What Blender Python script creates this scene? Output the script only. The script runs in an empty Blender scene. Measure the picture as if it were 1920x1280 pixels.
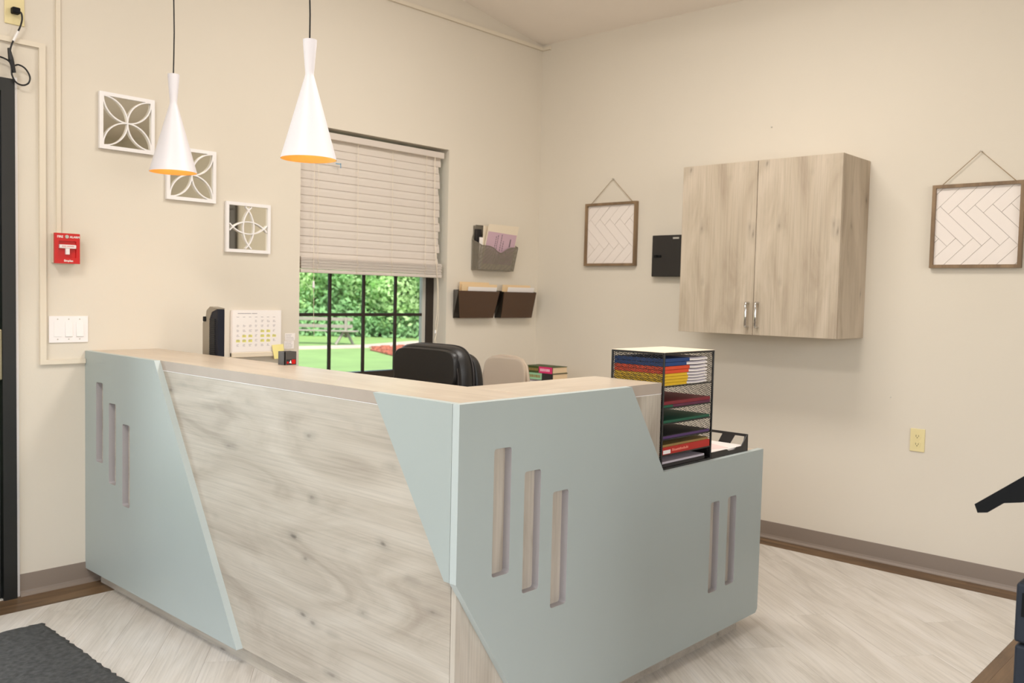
import bpy, bmesh, math, random
from mathutils import Vector, Matrix, noise
random.seed(7)
SC = bpy.context.scene
COL = SC.collection
PI = math.pi

# ------------------------------------------------------------------ camera
cam = bpy.data.cameras.new('camera'); camo = bpy.data.objects.new('camera', cam); COL.objects.link(camo)
Fv = Vector((0.73430209, 0.67683878, -0.05186246)); Rv = Vector((0.6784557, -0.7342723, 0.02328217)); Uv = Vector((0.02232289, 0.05228253, 0.99838281))
M = Matrix((Rv, Uv, -Fv)).transposed().to_4x4(); M.translation = Vector((-4.63627, -4.05179, 1.32810))
camo.matrix_world = M
cam.sensor_width = 36; cam.lens = 36 * 1670.36 / 1920; cam.clip_start = .05; cam.clip_end = 500
cam.dof.use_dof = True; cam.dof.focus_distance = 2.75; cam.dof.aperture_fstop = 5.6
SC.camera = camo

# ------------------------------------------------------------------ world, sun, lights, exposure
SC.view_settings.view_transform = 'Standard'; SC.view_settings.look = 'None'
SC.view_settings.gamma = 1; SC.view_settings.use_curve_mapping = False
SC.view_settings.exposure = 0.0
w = bpy.data.worlds.new('sky'); SC.world = w; w.use_nodes = True
nt = w.node_tree; bg = nt.nodes['Background']
sky = nt.nodes.new('ShaderNodeTexSky'); sky.sky_type = 'NISHITA'; sky.sun_disc = False
sky.sun_elevation = math.radians(50); sky.sun_rotation = math.radians(200); sky.dust_density = 3
nt.links.new(sky.outputs[0], bg.inputs[0]); bg.inputs[1].default_value = .42

def light(name, kind, loc, energy, color, direction=(0, 0, -1), size=1, size_y=None, **k):
    l = bpy.data.lights.new(name, kind); o = bpy.data.objects.new(name, l); COL.objects.link(o)
    o.location = loc; l.energy = energy; l.color = color
    o.rotation_euler = Vector(direction).to_track_quat('-Z', 'Y').to_euler()
    if kind == 'AREA':
        l.shape = 'RECTANGLE'; l.size = size; l.size_y = size_y or size
    elif kind == 'POINT': l.shadow_soft_size = size
    for a, b in k.items(): setattr(l, a, b)
    return o
light('sun', 'SUN', (0, -10, 20), 5.4, (1, .96, .9), (.35, .75, -1), angle=math.radians(2))
CL = [(-5.0, -2.3), (-1.75, -1.9)]
CE = [74, 46]
for (lx, ly), e in zip(CL, CE):
    light('assumed_ceiling_lamp', 'AREA', (lx, ly, 3.025 - .146 * lx - .075), e, (1, .955, .90), (0, 0, -1), .58, 1.18)  # light of the ceiling panels, which are assumed and out of view
light('assumed_left_daylight', 'AREA', (-6.62, -2.9, 1.35), 64, (.90, .96, 1), (1, 0, 0), 3.6, 2.3)  # added area light for assumed daylight, behind the invented left-wall glazing
light('added_front_fill', 'AREA', (-3.4, -6.62, 1.75), 76, (1, .97, .93), (0, 1, .12), 4.0, 1.7)  # added fill light, set outside the invented opening in the front wall
light('assumed_door_daylight', 'AREA', (-3.86, .32, 1.25), 26, (.86, .94, 1), (.12, -1, -.25), .9, 1.7)  # added area light for daylight assumed to come through the door glass

# ------------------------------------------------------------------ materials
MATS = {}
def lin(c):
    return tuple(((x / 255) / 12.92 if x <= 10.3 else ((x / 255 + .055) / 1.055) ** 2.4) for x in c) + (1,)
def base(name):
    m = bpy.data.materials.new(name); m.use_nodes = True; MATS[name] = m
    return m, m.node_tree, m.node_tree.nodes['Principled BSDF']
def mat(name, rgb, rough=.6, metal=0, bump=0, bscale=200, var=0, vscale=3, spec=.5, trans=0):
    m, t, b = base(name)
    b.inputs['Roughness'].default_value = rough; b.inputs['Metallic'].default_value = metal
    b.inputs['Specular IOR Level'].default_value = spec
    c = lin(rgb); b.inputs['Base Color'].default_value = c
    tc = t.nodes.new('ShaderNodeTexCoord')
    n = t.nodes.new('ShaderNodeTexNoise'); n.inputs['Scale'].default_value = vscale; n.inputs['Detail'].default_value = 4
    t.links.new(tc.outputs['Object'], n.inputs['Vector'])
    r = t.nodes.new('ShaderNodeValToRGB')
    v = max(var, .015)
    r.color_ramp.elements[0].position = .3; r.color_ramp.elements[1].position = .7
    r.color_ramp.elements[0].color = tuple(x * (1 - v) for x in c[:3]) + (1,); r.color_ramp.elements[1].color = tuple(min(1, x * (1 + v)) for x in c[:3]) + (1,)
    t.links.new(n.outputs['Fac'], r.inputs[0]); t.links.new(r.outputs[0], b.inputs['Base Color'])
    if bump:
        n2 = t.nodes.new('ShaderNodeTexNoise'); n2.inputs['Scale'].default_value = bscale; n2.inputs['Detail'].default_value = 3
        t.links.new(tc.outputs['Object'], n2.inputs['Vector'])
        bp = t.nodes.new('ShaderNodeBump'); bp.inputs['Strength'].default_value = bump; bp.inputs['Distance'].default_value = .002
        t.links.new(n2.outputs['Fac'], bp.inputs['Height']); t.links.new(bp.outputs[0], b.inputs['Normal'])
    return m
def wood(name, axis, light_, mid, dark, rough=.5, grain=14, knots=.58, rnd=False, along=.9, warp=.35, spec=.4, contrast=1.0):
    m, t, b = base(name); N = t.nodes; L = t.links
    b.inputs['Roughness'].default_value = rough; b.inputs['Specular IOR Level'].default_value = spec
    tc = N.new('ShaderNodeTexCoord'); vec = tc.outputs['Object']
    if rnd:
        oi = N.new('ShaderNodeObjectInfo'); ad = N.new('ShaderNodeVectorMath'); ad.operation = 'MULTIPLY_ADD'
        L.new(oi.outputs['Random'], ad.inputs[0]); ad.inputs[1].default_value = (31, 17, 0); L.new(vec, ad.inputs[2]); vec = ad.outputs[0]
    def mp(sa, sc):
        q = N.new('ShaderNodeMapping'); s = [sc] * 3; s[axis] = sa; q.inputs['Scale'].default_value = s; L.new(vec, q.inputs['Vector']); return q.outputs[0]
    def noi(v, sc, det, dist=0, rg=.55):
        n = N.new('ShaderNodeTexNoise'); n.inputs['Scale'].default_value = sc; n.inputs['Detail'].default_value = det
        n.inputs['Distortion'].default_value = dist; n.inputs['Roughness'].default_value = rg; L.new(v, n.inputs['Vector']); return n.outputs['Fac']
    broad = noi(mp(along * 1.7, 6.5), 1.0, 5, warp * 4, .55)
    fine = noi(mp(along * 2.2, grain * 10), 1.3, 5, warp * .5, .6)
    def ramp(v, stops):
        r = N.new('ShaderNodeValToRGB'); e = r.color_ramp.elements
        e[0].position, e[0].color = stops[0]; e[1].position, e[1].color = stops[-1]
        for p, c in stops[1:-1]:
            x = e.new(p); x.color = c
        L.new(v, r.inputs[0]); return r.outputs[0]
    c0 = ramp(broad, [(.25, lin(dark)), (.47, lin(mid)), (.66, lin(light_))])
    f = ramp(fine, [(.3, (1 - .17 * contrast,) * 3 + (1,)), (.5, (1 - .04 * contrast,) * 3 + (1,)), (.7, (1.03, 1.03, 1.03, 1))])
    mx = N.new('ShaderNodeMix'); mx.data_type = 'RGBA'; mx.blend_type = 'MULTIPLY'; mx.inputs['Factor'].default_value = 1
    L.new(c0, mx.inputs[6]); L.new(f, mx.inputs[7]); out = mx.outputs[2]
    if knots:
        v = N.new('ShaderNodeTexVoronoi'); v.inputs['Scale'].default_value = 1; v.inputs['Randomness'].default_value = 1
        wv = N.new('ShaderNodeVectorMath'); wv.operation = 'MULTIPLY_ADD'
        nn = N.new('ShaderNodeTexNoise'); nn.inputs['Scale'].default_value = 9; L.new(vec, nn.inputs['Vector'])
        L.new(nn.outputs['Color'], wv.inputs[0]); wv.inputs[1].default_value = (.35,) * 3; L.new(mp(4.2, 11), wv.inputs[2])
        L.new(wv.outputs[0], v.inputs['Vector'])
        k = ramp(v.outputs['Distance'], [(.03, (1 - knots,) * 3 + (1,)), (.09, (1 - knots * .3,) * 3 + (1,)), (.24, (1, 1, 1, 1))])
        m2 = N.new('ShaderNodeMix'); m2.data_type = 'RGBA'; m2.blend_type = 'MULTIPLY'; m2.inputs['Factor'].default_value = 1.0
        L.new(out, m2.inputs[6]); L.new(k, m2.inputs[7]); out = m2.outputs[2]
    if rnd:
        mr = N.new('ShaderNodeMapRange'); L.new(oi.outputs['Random'], mr.inputs[0]); mr.inputs[3].default_value = .97; mr.inputs[4].default_value = 1.03
        m3 = N.new('ShaderNodeVectorMath'); m3.operation = 'SCALE'; L.new(out, m3.inputs[0]); L.new(mr.outputs[0], m3.inputs['Scale']); out = m3.outputs[0]
    L.new(out, b.inputs['Base Color'])
    bp = N.new('ShaderNodeBump'); bp.inputs['Strength'].default_value = .08; bp.inputs['Distance'].default_value = .001
    L.new(fine, bp.inputs['Height']); L.new(bp.outputs[0], b.inputs['Normal'])
    return m

wall_m = mat('wall_paint', (216, 207, 192), .75, bump=.12, bscale=160, var=.01, vscale=1.2, spec=.25)
ceil_m = mat('ceiling_paint', (242, 233, 222), .85, bump=.1, bscale=120, spec=.2)
base_m = mat('vinyl_base', (136, 122, 110), .45, var=.02)
race_m = mat('raceway_paint', (220, 209, 190), .5)
blue_m = mat('blue_laminate', (165, 174, 171), .42, bump=.03, bscale=900, spec=.4)
blue_edge_m = mat('blue_edge', (183, 192, 190), .5)
raw_m = mat('raw_board_edge', (172, 167, 168), .7)
LW, MW, DW = (196, 188, 175), (184, 175, 161), (158, 147, 133)
wood_y = wood('desk_wood_y', 1, LW, MW, DW)
wood_x = wood('desk_wood_x', 0, LW, MW, DW)
wood_z = wood('desk_wood_z', 2, LW, MW, DW)
top_y = wood('counter_wood_y', 1, (212, 198, 179), (203, 188, 169), (190, 174, 154), rough=.32, knots=.2)
top_x = wood('counter_wood_x', 0, (212, 198, 179), (203, 188, 169), (190, 174, 154), rough=.32, knots=.2)
wood_edge = mat('edge_band_wood', (172, 159, 146), .5, var=.05, vscale=8)
cab_z = wood('cabinet_wood', 2, (196, 181, 162), (183, 168, 148), (160, 143, 124), knots=.5)
plank_m = wood('light_plank', 0, (221, 215, 207), (211, 204, 194), (188, 180, 169), rough=.42, grain=9, knots=0, rnd=True, contrast=1.1)
dark_plank_m = wood('dark_plank', 0, (128, 102, 74), (104, 81, 58), (74, 56, 39), rough=.42, grain=9, knots=.2, rnd=True)
joint_m = mat('floor_joint', (150, 138, 126), .8)
black_m = mat('black_metal', (22, 22, 22), .35)
blackdoor_m = mat('black_door_paint', (17, 17, 15), .45, bump=.05, bscale=60)
bronze_m = mat('bronze_frame', (52, 44, 38), .4, metal=.3)
white_m = mat('white_gloss', (236, 232, 230), .35)
lamp_m = mat('white_enamel', (226, 222, 226), .45)
gold_m = mat('gold_leaf', (216, 162, 84), .5)
cord_m = mat('black_cord', (20, 18, 18), .5)
ivory_m = mat('ivory_plastic', (226, 211, 160), .35)
slat_m = mat('blind_slat', (236, 226, 216), .55); _t = slat_m.node_tree; _tr = _t.nodes.new('ShaderNodeBsdfTranslucent'); _tr.inputs[0].default_value = lin((232, 220, 210)); _mx = _t.nodes.new('ShaderNodeMixShader'); _mx.inputs[0].default_value = .32
_t.links.new(_t.nodes['Principled BSDF'].outputs[0], _mx.inputs[1]); _t.links.new(_tr.outputs[0], _mx.inputs[2]); _t.links.new(_mx.outputs[0], _t.nodes['Material Output'].inputs[0])
whiteplastic_m = mat('white_plastic', (238, 232, 230), .35)
red_m = mat('alarm_red', (200, 26, 24), .3)
leather_m = mat('black_leather', (26, 24, 23), .42, bump=.25, bscale=260)
seam_m = mat('leather_seam', (62, 56, 54), .6)
beigeplastic_m = mat('beige_plastic', (190, 172, 152), .5)
chrome_m = mat('chrome', (215, 215, 215), .12, metal=1)
silver_m = mat('silver_plastic', (150, 140, 124), .4, metal=.2)
navy_m = mat('navy_plastic', (26, 28, 38), .5, spec=.3)
louver_m = mat('black_louver', (24, 25, 26), .5)
brown_m = mat('brown_plastic', (74, 50, 32), .22)
smoke_m = mat('smoke_plastic', (34, 28, 22), .3)
manila_m = mat('manila', (232, 203, 160), .7)
paper_m = mat('paper', (240, 233, 228), .75)
lilac_m = mat('lilac_paper', (198, 166, 178), .75)
cream_m = mat('cream_paper', (226, 212, 190), .75)
ink_m = mat('ink', (96, 88, 92), .8)
grey_ink_m = mat('pale_ink', (165, 158, 160), .8)
yellow_note_m = mat('note_yellow', (240, 226, 150), .8)
highlight_m = mat('highlighter', (228, 222, 110), .8)
frame_wood_m = wood('frame_wood', 2, (150, 124, 94), (128, 104, 78), (102, 82, 60), grain=20, knots=0)
chev_m = mat('white_board', (232, 222, 214), .5)
jute_m = mat('jute', (150, 126, 92), .9)
keybox_m = mat('key_box_black', (36, 32, 30), .45)
copier_m = mat('copier_grey', (44, 49, 58), .6, spec=.25)
copier_blk = mat('copier_black', (12, 13, 15), .6, spec=.2)
def C(n, rgb, r=.55): return mat(n, rgb, r)
f_blue, f_orange, f_yellow = C('folder_blue', (24, 62, 120)), C('folder_orange', (216, 72, 30)), C('folder_yellow', (222, 178, 30))
f_burg, f_green, f_purple, f_red = C('folder_burgundy', (120, 26, 40)), C('folder_green', (14, 84, 60)), C('folder_purple', (78, 50, 100)), C('book_red', (176, 34, 26))
f_tan, f_dark, f_pink, f_mint = C('tan_board', (150, 124, 70)), C('dark_cover', (36, 33, 34)), C('pink_cover', (216, 44, 110)), C('mint_cover', (150, 200, 160))
f_olive, f_page = C('olive_cover', (56, 74, 26)), C('book_pages', (222, 196, 160), .8)
lightgrey_m = mat('pale_grey_metal', (190, 186, 176), .4)
hardware_m = mat('door_hardware', (150, 142, 116), .35, metal=.6)
mat_m = mat('mat_fibre', (66, 66, 64), .95, bump=1, bscale=400, var=.35, vscale=60)
lawn_m = mat('lawn_grass', (116, 146, 82), .9, var=.12, vscale=.8)
path_m = mat('path_concrete', (170, 156, 142), .9, var=.05)
mulch_m = mat('mulch', (150, 88, 66), .95, var=.25, vscale=6)
bark_m = mat('bark', (96, 78, 62), .9, bump=.6, bscale=30)
bench_m = mat('bench_grey', (128, 126, 112), .8, var=.08)

def leafmat(name, rgb):
    m, t, b = base(name); N = t.nodes; L = t.links
    tc = N.new('ShaderNodeTexCoord'); n = N.new('ShaderNodeTexNoise'); n.inputs['Scale'].default_value = 1.1; n.inputs['Detail'].default_value = 5
    L.new(tc.outputs['Object'], n.inputs['Vector']); r = N.new('ShaderNodeValToRGB'); c = lin(rgb)
    r.color_ramp.elements[0].position = .35; r.color_ramp.elements[1].position = .65
    r.color_ramp.elements[0].color = tuple(x * .7 for x in c[:3]) + (1,); r.color_ramp.elements[1].color = tuple(min(1, x * 1.25) for x in c[:3]) + (1,)
    L.new(n.outputs['Fac'], r.inputs[0]); L.new(r.outputs[0], b.inputs['Base Color']); b.inputs['Roughness'].default_value = .6
    tr = N.new('ShaderNodeBsdfTranslucent'); L.new(r.outputs[0], tr.inputs[0]); mx = N.new('ShaderNodeMixShader'); mx.inputs[0].default_value = .55
    L.new(b.outputs[0], mx.inputs[1]); L.new(tr.outputs[0], mx.inputs[2]); L.new(mx.outputs[0], N['Material Output'].inputs[0]); return m
leaf_a, leaf_b, leaf_c = leafmat('leaf_mid', (164, 206, 146)), leafmat('leaf_deep', (142, 188, 130)), leafmat('leaf_pale', (190, 222, 160))  # greens lifted paler: outdoor haze is put into the leaf colour
leaf_p = leafmat('leaf_pink', (215, 180, 172))
def glassmat(name, refl=.07, tint=(1, 1, 1, 1)):
    m = bpy.data.materials.new(name); m.use_nodes = True; t = m.node_tree; t.nodes.clear(); N = t.nodes; L = t.links
    o = N.new('ShaderNodeOutputMaterial'); tr = N.new('ShaderNodeBsdfTransparent'); tr.inputs[0].default_value = tint
    g = N.new('ShaderNodeBsdfGlossy'); g.inputs['Roughness'].default_value = .02; fr = N.new('ShaderNodeFresnel'); fr.inputs[0].default_value = 1.3
    mx = N.new('ShaderNodeMixShader'); L.new(fr.outputs[0], mx.inputs[0]); L.new(tr.outputs[0], mx.inputs[1]); L.new(g.outputs[0], mx.inputs[2]); L.new(mx.outputs[0], o.inputs[0]); return m
glass_m = glassmat('window_glass')
def meshmat(name, rgb, pitch, open_):
    m, t, b = base(name); N = t.nodes; L = t.links; b.inputs['Base Color'].default_value = lin(rgb); b.inputs['Roughness'].default_value = .5
    tc = N.new('ShaderNodeTexCoord'); mp = N.new('ShaderNodeMapping'); mp.inputs['Rotation'].default_value = (.6, .6, .6)
    L.new(tc.outputs['Object'], mp.inputs['Vector'])
    v = N.new('ShaderNodeTexVoronoi'); v.inputs['Scale'].default_value = 1 / pitch; v.inputs['Randomness'].default_value = .1
    L.new(mp.outputs[0], v.inputs['Vector']); c = N.new('ShaderNodeMath'); c.operation = 'LESS_THAN'; c.inputs[1].default_value = open_
    L.new(v.outputs['Distance'], c.inputs[0]); tr = N.new('ShaderNodeBsdfTransparent'); mx = N.new('ShaderNodeMixShader')
    L.new(c.outputs[0], mx.inputs[0]); L.new(b.outputs[0], mx.inputs[1]); L.new(tr.outputs[0], mx.inputs[2]); L.new(mx.outputs[0], N['Material Output'].inputs[0]); return m
wire_blk = meshmat('black_wire_mesh', (18, 18, 18), .005, .56)
wire_grey = meshmat('grey_wire_mesh', (128, 120, 106), .004, .40)
mirror_m = mat('mirror_glass', (238, 234, 220), .03, metal=1)

# ------------------------------------------------------------------ mesh helpers
class MB:
    def __init__(s): s.v = []; s.f = []; s.mi = []; s.smooth = False
    def add(s, vs, fs, mi=0):
        n = len(s.v); s.v += [tuple(x) for x in vs]; s.f += [tuple(i + n for i in f) for f in fs]; s.mi += [mi] * len(fs); return s
    def box(s, x0, x1, y0, y1, z0, z1, mi=0):
        v = [(x, y, z) for z in (z0, z1) for y in (y0, y1) for x in (x0, x1)]
        return s.add(v, [(0, 2, 3, 1), (4, 5, 7, 6), (0, 1, 5, 4), (2, 6, 7, 3), (0, 4, 6, 2), (1, 3, 7, 5)], mi)
    def bbox(s, x0, x1, y0, y1, z0, z1, b=.003, seg=2, mi=0):
        bm = bmesh.new(); bmesh.ops.create_cube(bm, size=1)
        for v in bm.verts: v.co = Vector(((x0 + x1) / 2 + v.co.x * (x1 - x0), (y0 + y1) / 2 + v.co.y * (y1 - y0), (z0 + z1) / 2 + v.co.z * (z1 - z0)))
        bmesh.ops.bevel(bm, geom=bm.edges[:], offset=b, segments=seg, profile=.5, affect='EDGES')
        bm.verts.index_update(); vs = [v.co.copy() for v in bm.verts]; fs = [[v.index for v in f.verts] for f in bm.faces]; bm.free()
        return s.add(vs, fs, mi)
    def prism(s, pts, axis, a, b, mi=0):
        def P(p, t):
            return (t, p[0], p[1]) if axis == 0 else (p[0], t, p[1]) if axis == 1 else (p[0], p[1], t)
        n = len(pts); v = [P(p, a) for p in pts] + [P(p, b) for p in pts]
        return s.add(v, [tuple(range(n))[::-1], tuple(range(n, 2 * n))] + [(i, (i + 1) % n, n + (i + 1) % n, n + i) for i in range(n)], mi)
    def tube(s, pts, r, n=8, mi=0, closed=False):
        pts = [Vector(p) for p in pts]; rings = []; m = len(pts); up = None
        for i, p in enumerate(pts):
            if closed: d = pts[(i + 1) % m] - pts[i - 1]
            else: d = pts[min(i + 1, m - 1)] - pts[max(i - 1, 0)]
            d.normalize()
            if up is None: up = Vector((0, 0, 1)) if abs(d.z) < .9 else Vector((1, 0, 0))
            a = d.cross(up).normalized(); up = a.cross(d).normalized(); b_ = up
            rr = r[i] if isinstance(r, (list, tuple)) else r
            rings.append([p + (a * math.cos(2 * PI * k / n) + b_ * math.sin(2 * PI * k / n)) * rr for k in range(n)])
        v = [q for R_ in rings for q in R_]; f = []
        for i in range(m if closed else m - 1):
            j = (i + 1) % m
            for k in range(n): f.append((i * n + k, i * n + (k + 1) % n, j * n + (k + 1) % n, j * n + k))
        if not closed: f += [tuple(range(n))[::-1], tuple((m - 1) * n + k for k in range(n))]
        return s.add(v, f, mi)
    def lathe(s, prof, cx=0, cy=0, n=32, mi=0, close=False):
        v = []; f = []
        for r, z in prof: v += [(cx + r * math.cos(2 * PI * k / n), cy + r * math.sin(2 * PI * k / n), z) for k in range(n)]
        m = len(prof)
        for i in range(m if close else m - 1):
            j = (i + 1) % m
            for k in range(n): f.append((i * n + k, i * n + (k + 1) % n, j * n + (k + 1) % n, j * n + k))
        return s.add(v, f, mi)
    def disc(s, c, nrm, r, t, n=16, mi=0):
        c = Vector(c); nrm = Vector(nrm).normalized(); return s.tube([c, c + nrm * t], r, n, mi)
    def xf(s, Mx):
        s.v = [tuple(Mx @ Vector(p)) for p in s.v]; return s
def mesh_of(name, mb, mats, smooth=None):
    me = bpy.data.meshes.new(name); me.from_pydata(mb.v, [], mb.f)
    if not isinstance(mats, (list, tuple)): mats = [mats]
    for m_ in mats: me.materials.append(m_)
    for p, i in zip(me.polygons, mb.mi): p.material_index = i
    bm = bmesh.new(); bm.from_mesh(me); bmesh.ops.recalc_face_normals(bm, faces=bm.faces[:]); bm.to_mesh(me); bm.free()
    if smooth if smooth is not None else mb.smooth:
        me.shade_smooth(); 
        try: me.set_sharp_from_angle(angle=math.radians(40))
        except Exception: pass
    return me
WM = {}
def tag(o, label=None, cat=None, group=None, kind=None):
    if label: o['label'] = label
    if cat: o['category'] = cat
    if group: o['group'] = group
    if kind: o['kind'] = kind
    return o
def root(name, loc=(0, 0, 0), rz=0, label=None, cat=None, group=None, kind=None):
    o = bpy.data.objects.new(name, None); COL.objects.link(o); o.empty_display_size = .05
    o.location = loc; o.rotation_euler = (0, 0, rz)
    WM[o.name] = Matrix.Translation(loc) @ Matrix.Rotation(rz, 4, 'Z')
    return tag(o, label, cat, group, kind)
def part(name, mb, mats, parent=None, world=True, smooth=None, label=None, kind=None, origin=None, data=None):
    """origin: world point used as this object's own origin"""
    me = data or mesh_of(name, mb, mats, smooth)
    o = bpy.data.objects.new(name, me); COL.objects.link(o)
    PM = WM[parent.name] if parent else Matrix.Identity(4)
    if origin is None and data is None:
        if world:
            vs = me.vertices; n = len(vs)
            xs = [v.co.x for v in vs]; ys = [v.co.y for v in vs]; zs = [v.co.z for v in vs]
            origin = PM.inverted() @ Vector(((min(xs) + max(xs)) / 2, (min(ys) + max(ys)) / 2, min(zs)))
        else: origin = Vector((0, 0, 0))
    elif world and origin is not None: origin = PM.inverted() @ Vector(origin)
    if data is None:
        T = Matrix.Translation(-Vector(origin)) @ (PM.inverted() if world else Matrix.Identity(4))
        me.transform(T)
    o.location = origin or (0, 0, 0)
    if parent: o.parent = parent
    WM[o.name] = PM @ Matrix.Translation(o.location)
    if label: o['label'] = label
    if kind: o['kind'] = kind
    return o
def struct(name, mb, mats, parent=None, **k):
    o = part(name, mb, mats, parent, **k)
    if not parent: o['kind'] = 'structure'
    return o
def dup_tree(r, parent=None, loc=None, label=None):
    c = r.copy(); COL.objects.link(c)
    if parent: c.parent = parent
    if loc is not None: c.location = loc
    if label: c['label'] = label
    for ch in list(r.children): dup_tree(ch, c)
    return c
def text_mb(s, size, Mx, extrude=.0004, mi=0, bold=0):
    cu = bpy.data.curves.new('t', 'FONT'); cu.body = s; cu.size = size; cu.extrude = extrude; cu.align_x = 'CENTER'; cu.align_y = 'CENTER'; cu.offset = bold
    cu.resolution_u = 2
    o = bpy.data.objects.new('t', cu); COL.objects.link(o); bpy.context.view_layer.update()
    dg = bpy.context.evaluated_depsgraph_get(); me = bpy.data.meshes.new_from_object(o.evaluated_get(dg))
    mb = MB(); mb.add([Mx @ v.co for v in me.vertices], [tuple(p.vertices) for p in me.polygons], mi)
    bpy.data.objects.remove(o); bpy.data.curves.remove(cu); bpy.data.meshes.remove(me); return mb
def holed(outer, holes, thick, Mx, edge_mi=1):
    cu = bpy.data.curves.new('h', 'CURVE'); cu.dimensions = '2D'; cu.fill_mode = 'BOTH'; cu.extrude = thick / 2
    for poly in [outer] + holes:
        sp = cu.splines.new('POLY'); sp.points.add(len(poly) - 1); sp.use_cyclic_u = True
        for p, q in zip(sp.points, poly): p.co = (q[0], q[1], 0, 1)
    o = bpy.data.objects.new('h', cu); COL.objects.link(o); bpy.context.view_layer.update()
    dg = bpy.context.evaluated_depsgraph_get(); me = bpy.data.meshes.new_from_object(o.evaluated_get(dg))
    mb = MB()
    for p in me.polygons: pass
    mb.add([Mx @ v.co for v in me.vertices], [tuple(p.vertices) for p in me.polygons])
    def _side(p):
        c = p.center
        for h in holes:
            if min(q[0] for q in h) - 1e-4 <= c.x <= max(q[0] for q in h) + 1e-4 and min(q[1] for q in h) - 1e-4 <= c.y <= max(q[1] for q in h) + 1e-4: return 2 if edge_mi else 0
        return edge_mi
    mb.mi = [0 if abs(p.normal.z) > .5 else _side(p) for p in me.polygons]
    bpy.data.objects.remove(o); bpy.data.curves.remove(cu); bpy.data.meshes.remove(me); return mb
# face frames: local (u,v,n) -> world
FY = lambda x0, y0, z0: Matrix(((1, 0, 0, x0), (0, 0, -1, y0), (0, 1, 0, z0), (0, 0, 0, 1)))   # lies in a y=const plane, faces -y, u=+x v=+z
FX = lambda x0, y0, z0: Matrix(((0, 0, -1, x0), (-1, 0, 0, y0), (0, 1, 0, z0), (0, 0, 0, 1)))   # lies in an x=const plane, faces -x, u=-y v=+z

# ------------------------------------------------------------------ setting
def ceil_z(x): return 3.025 - .146 * x
RX0, RY0 = -6.5, -6.5
WT = .2
wl, wr, wb, wt = -1.918, -.85, .80, 2.21       # window opening
dl, dr, dt = -4.34, -3.312, 2.165               # door opening
mb = MB()
cols = [(RX0 - WT, dl, None), (dl, dr, 'd'), (dr, wl, None), (wl, wr, 'w'), (wr, WT, None)]
for a, b, k in cols:
    segs = [(0, None)] if k is None else [(dt, None)] if k == 'd' else [(0, wb), (wt, None)]
    for z0, z1 in segs:
        if z1 is None: mb.prism([(a, z0 if k else -.3), (b, z0 if k else -.3), (b, ceil_z(b) + .05), (a, ceil_z(a) + .05)], 1, 0, WT)
        else: mb.box(a, b, 0, WT, -.3, z1)
struct('wall_back', mb, wall_m)
mb = MB(); mb.box(0, WT, RY0 - WT, 0, -.3, 3.05)
struct('wall_right', mb, wall_m)
mb = MB()
mb.box(RX0 - WT, RX0, RY0 - WT, -5.1, 0, 4.0).box(RX0 - WT, RX0, -1.3, 0, 0, 4.0).box(RX0 - WT, RX0, -5.1, -1.3, 2.55, 4.0)  # gap left in this unseen wall for the added glazing
struct('wall_left', mb, wall_m)
mb = MB()
for a, b, k in ((RX0, -5.5, 0), (-5.5, -1.3, 1), (-1.3, 0, 0)):
    if k: mb.box(a, b, RY0 - WT, RY0, 0, .85)
    z0 = 2.65 if k else 0
    mb.prism([(a, z0), (b, z0), (b, ceil_z(b) + .05), (a, ceil_z(a) + .05)], 1, RY0 - WT, RY0)
struct('wall_front', mb, wall_m)
added_win3 = root('added_window_3', (-3.4, -6.6, .85), kind='structure')  # unseen window, added so fill light reaches the desk side and window wall
fx = (-5.5, -4.1, -2.7, -1.3)
mb = MB().box(-5.5, -1.3, -6.63, -6.57, .85, .91).box(-5.5, -1.3, -6.63, -6.57, 2.59, 2.65)
for x in fx: mb.box(x - .03, x + .03, -6.63, -6.57, .91, 2.59)
part('window_frame', mb, black_m, added_win3)
for x0, x1 in zip(fx[:-1], fx[1:]): part('glass_pane', MB().box(x0 + .03, x1 - .03, -6.603, -6.597, .91, 2.59), glass_m, added_win3)
mb = MB(); a, b = RX0 - WT - .1, WT + .1
mb.prism([(a, ceil_z(a)), (b, ceil_z(b)), (b, ceil_z(b) + .15), (a, ceil_z(a) + .15)], 1, RY0 - WT, WT)
struct('ceiling', mb, ceil_m)
# unseen left-wall glazing, added to let in daylight assumed from that side
added_win2 = root('added_window_2', (-6.6, -3.2, 0), kind='structure')
mb = MB()
for y in (-5.06, -3.84, -2.56, -1.34): mb.box(-6.63, -6.57, y - .04, y + .04, 0, 2.55)
mb.box(-6.63, -6.57, -5.1, -1.3, 0, .12).box(-6.63, -6.57, -5.1, -1.3, 2.47, 2.55)
part('window_frame', mb, black_m, added_win2)
for y0, y1 in ((-5.02, -3.88), (-3.80, -2.60), (-2.52, -1.38)):
    part('glass_pane', MB().box(-6.603, -6.597, y0, y1, .12, 2.47), glass_m, added_win2)

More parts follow.
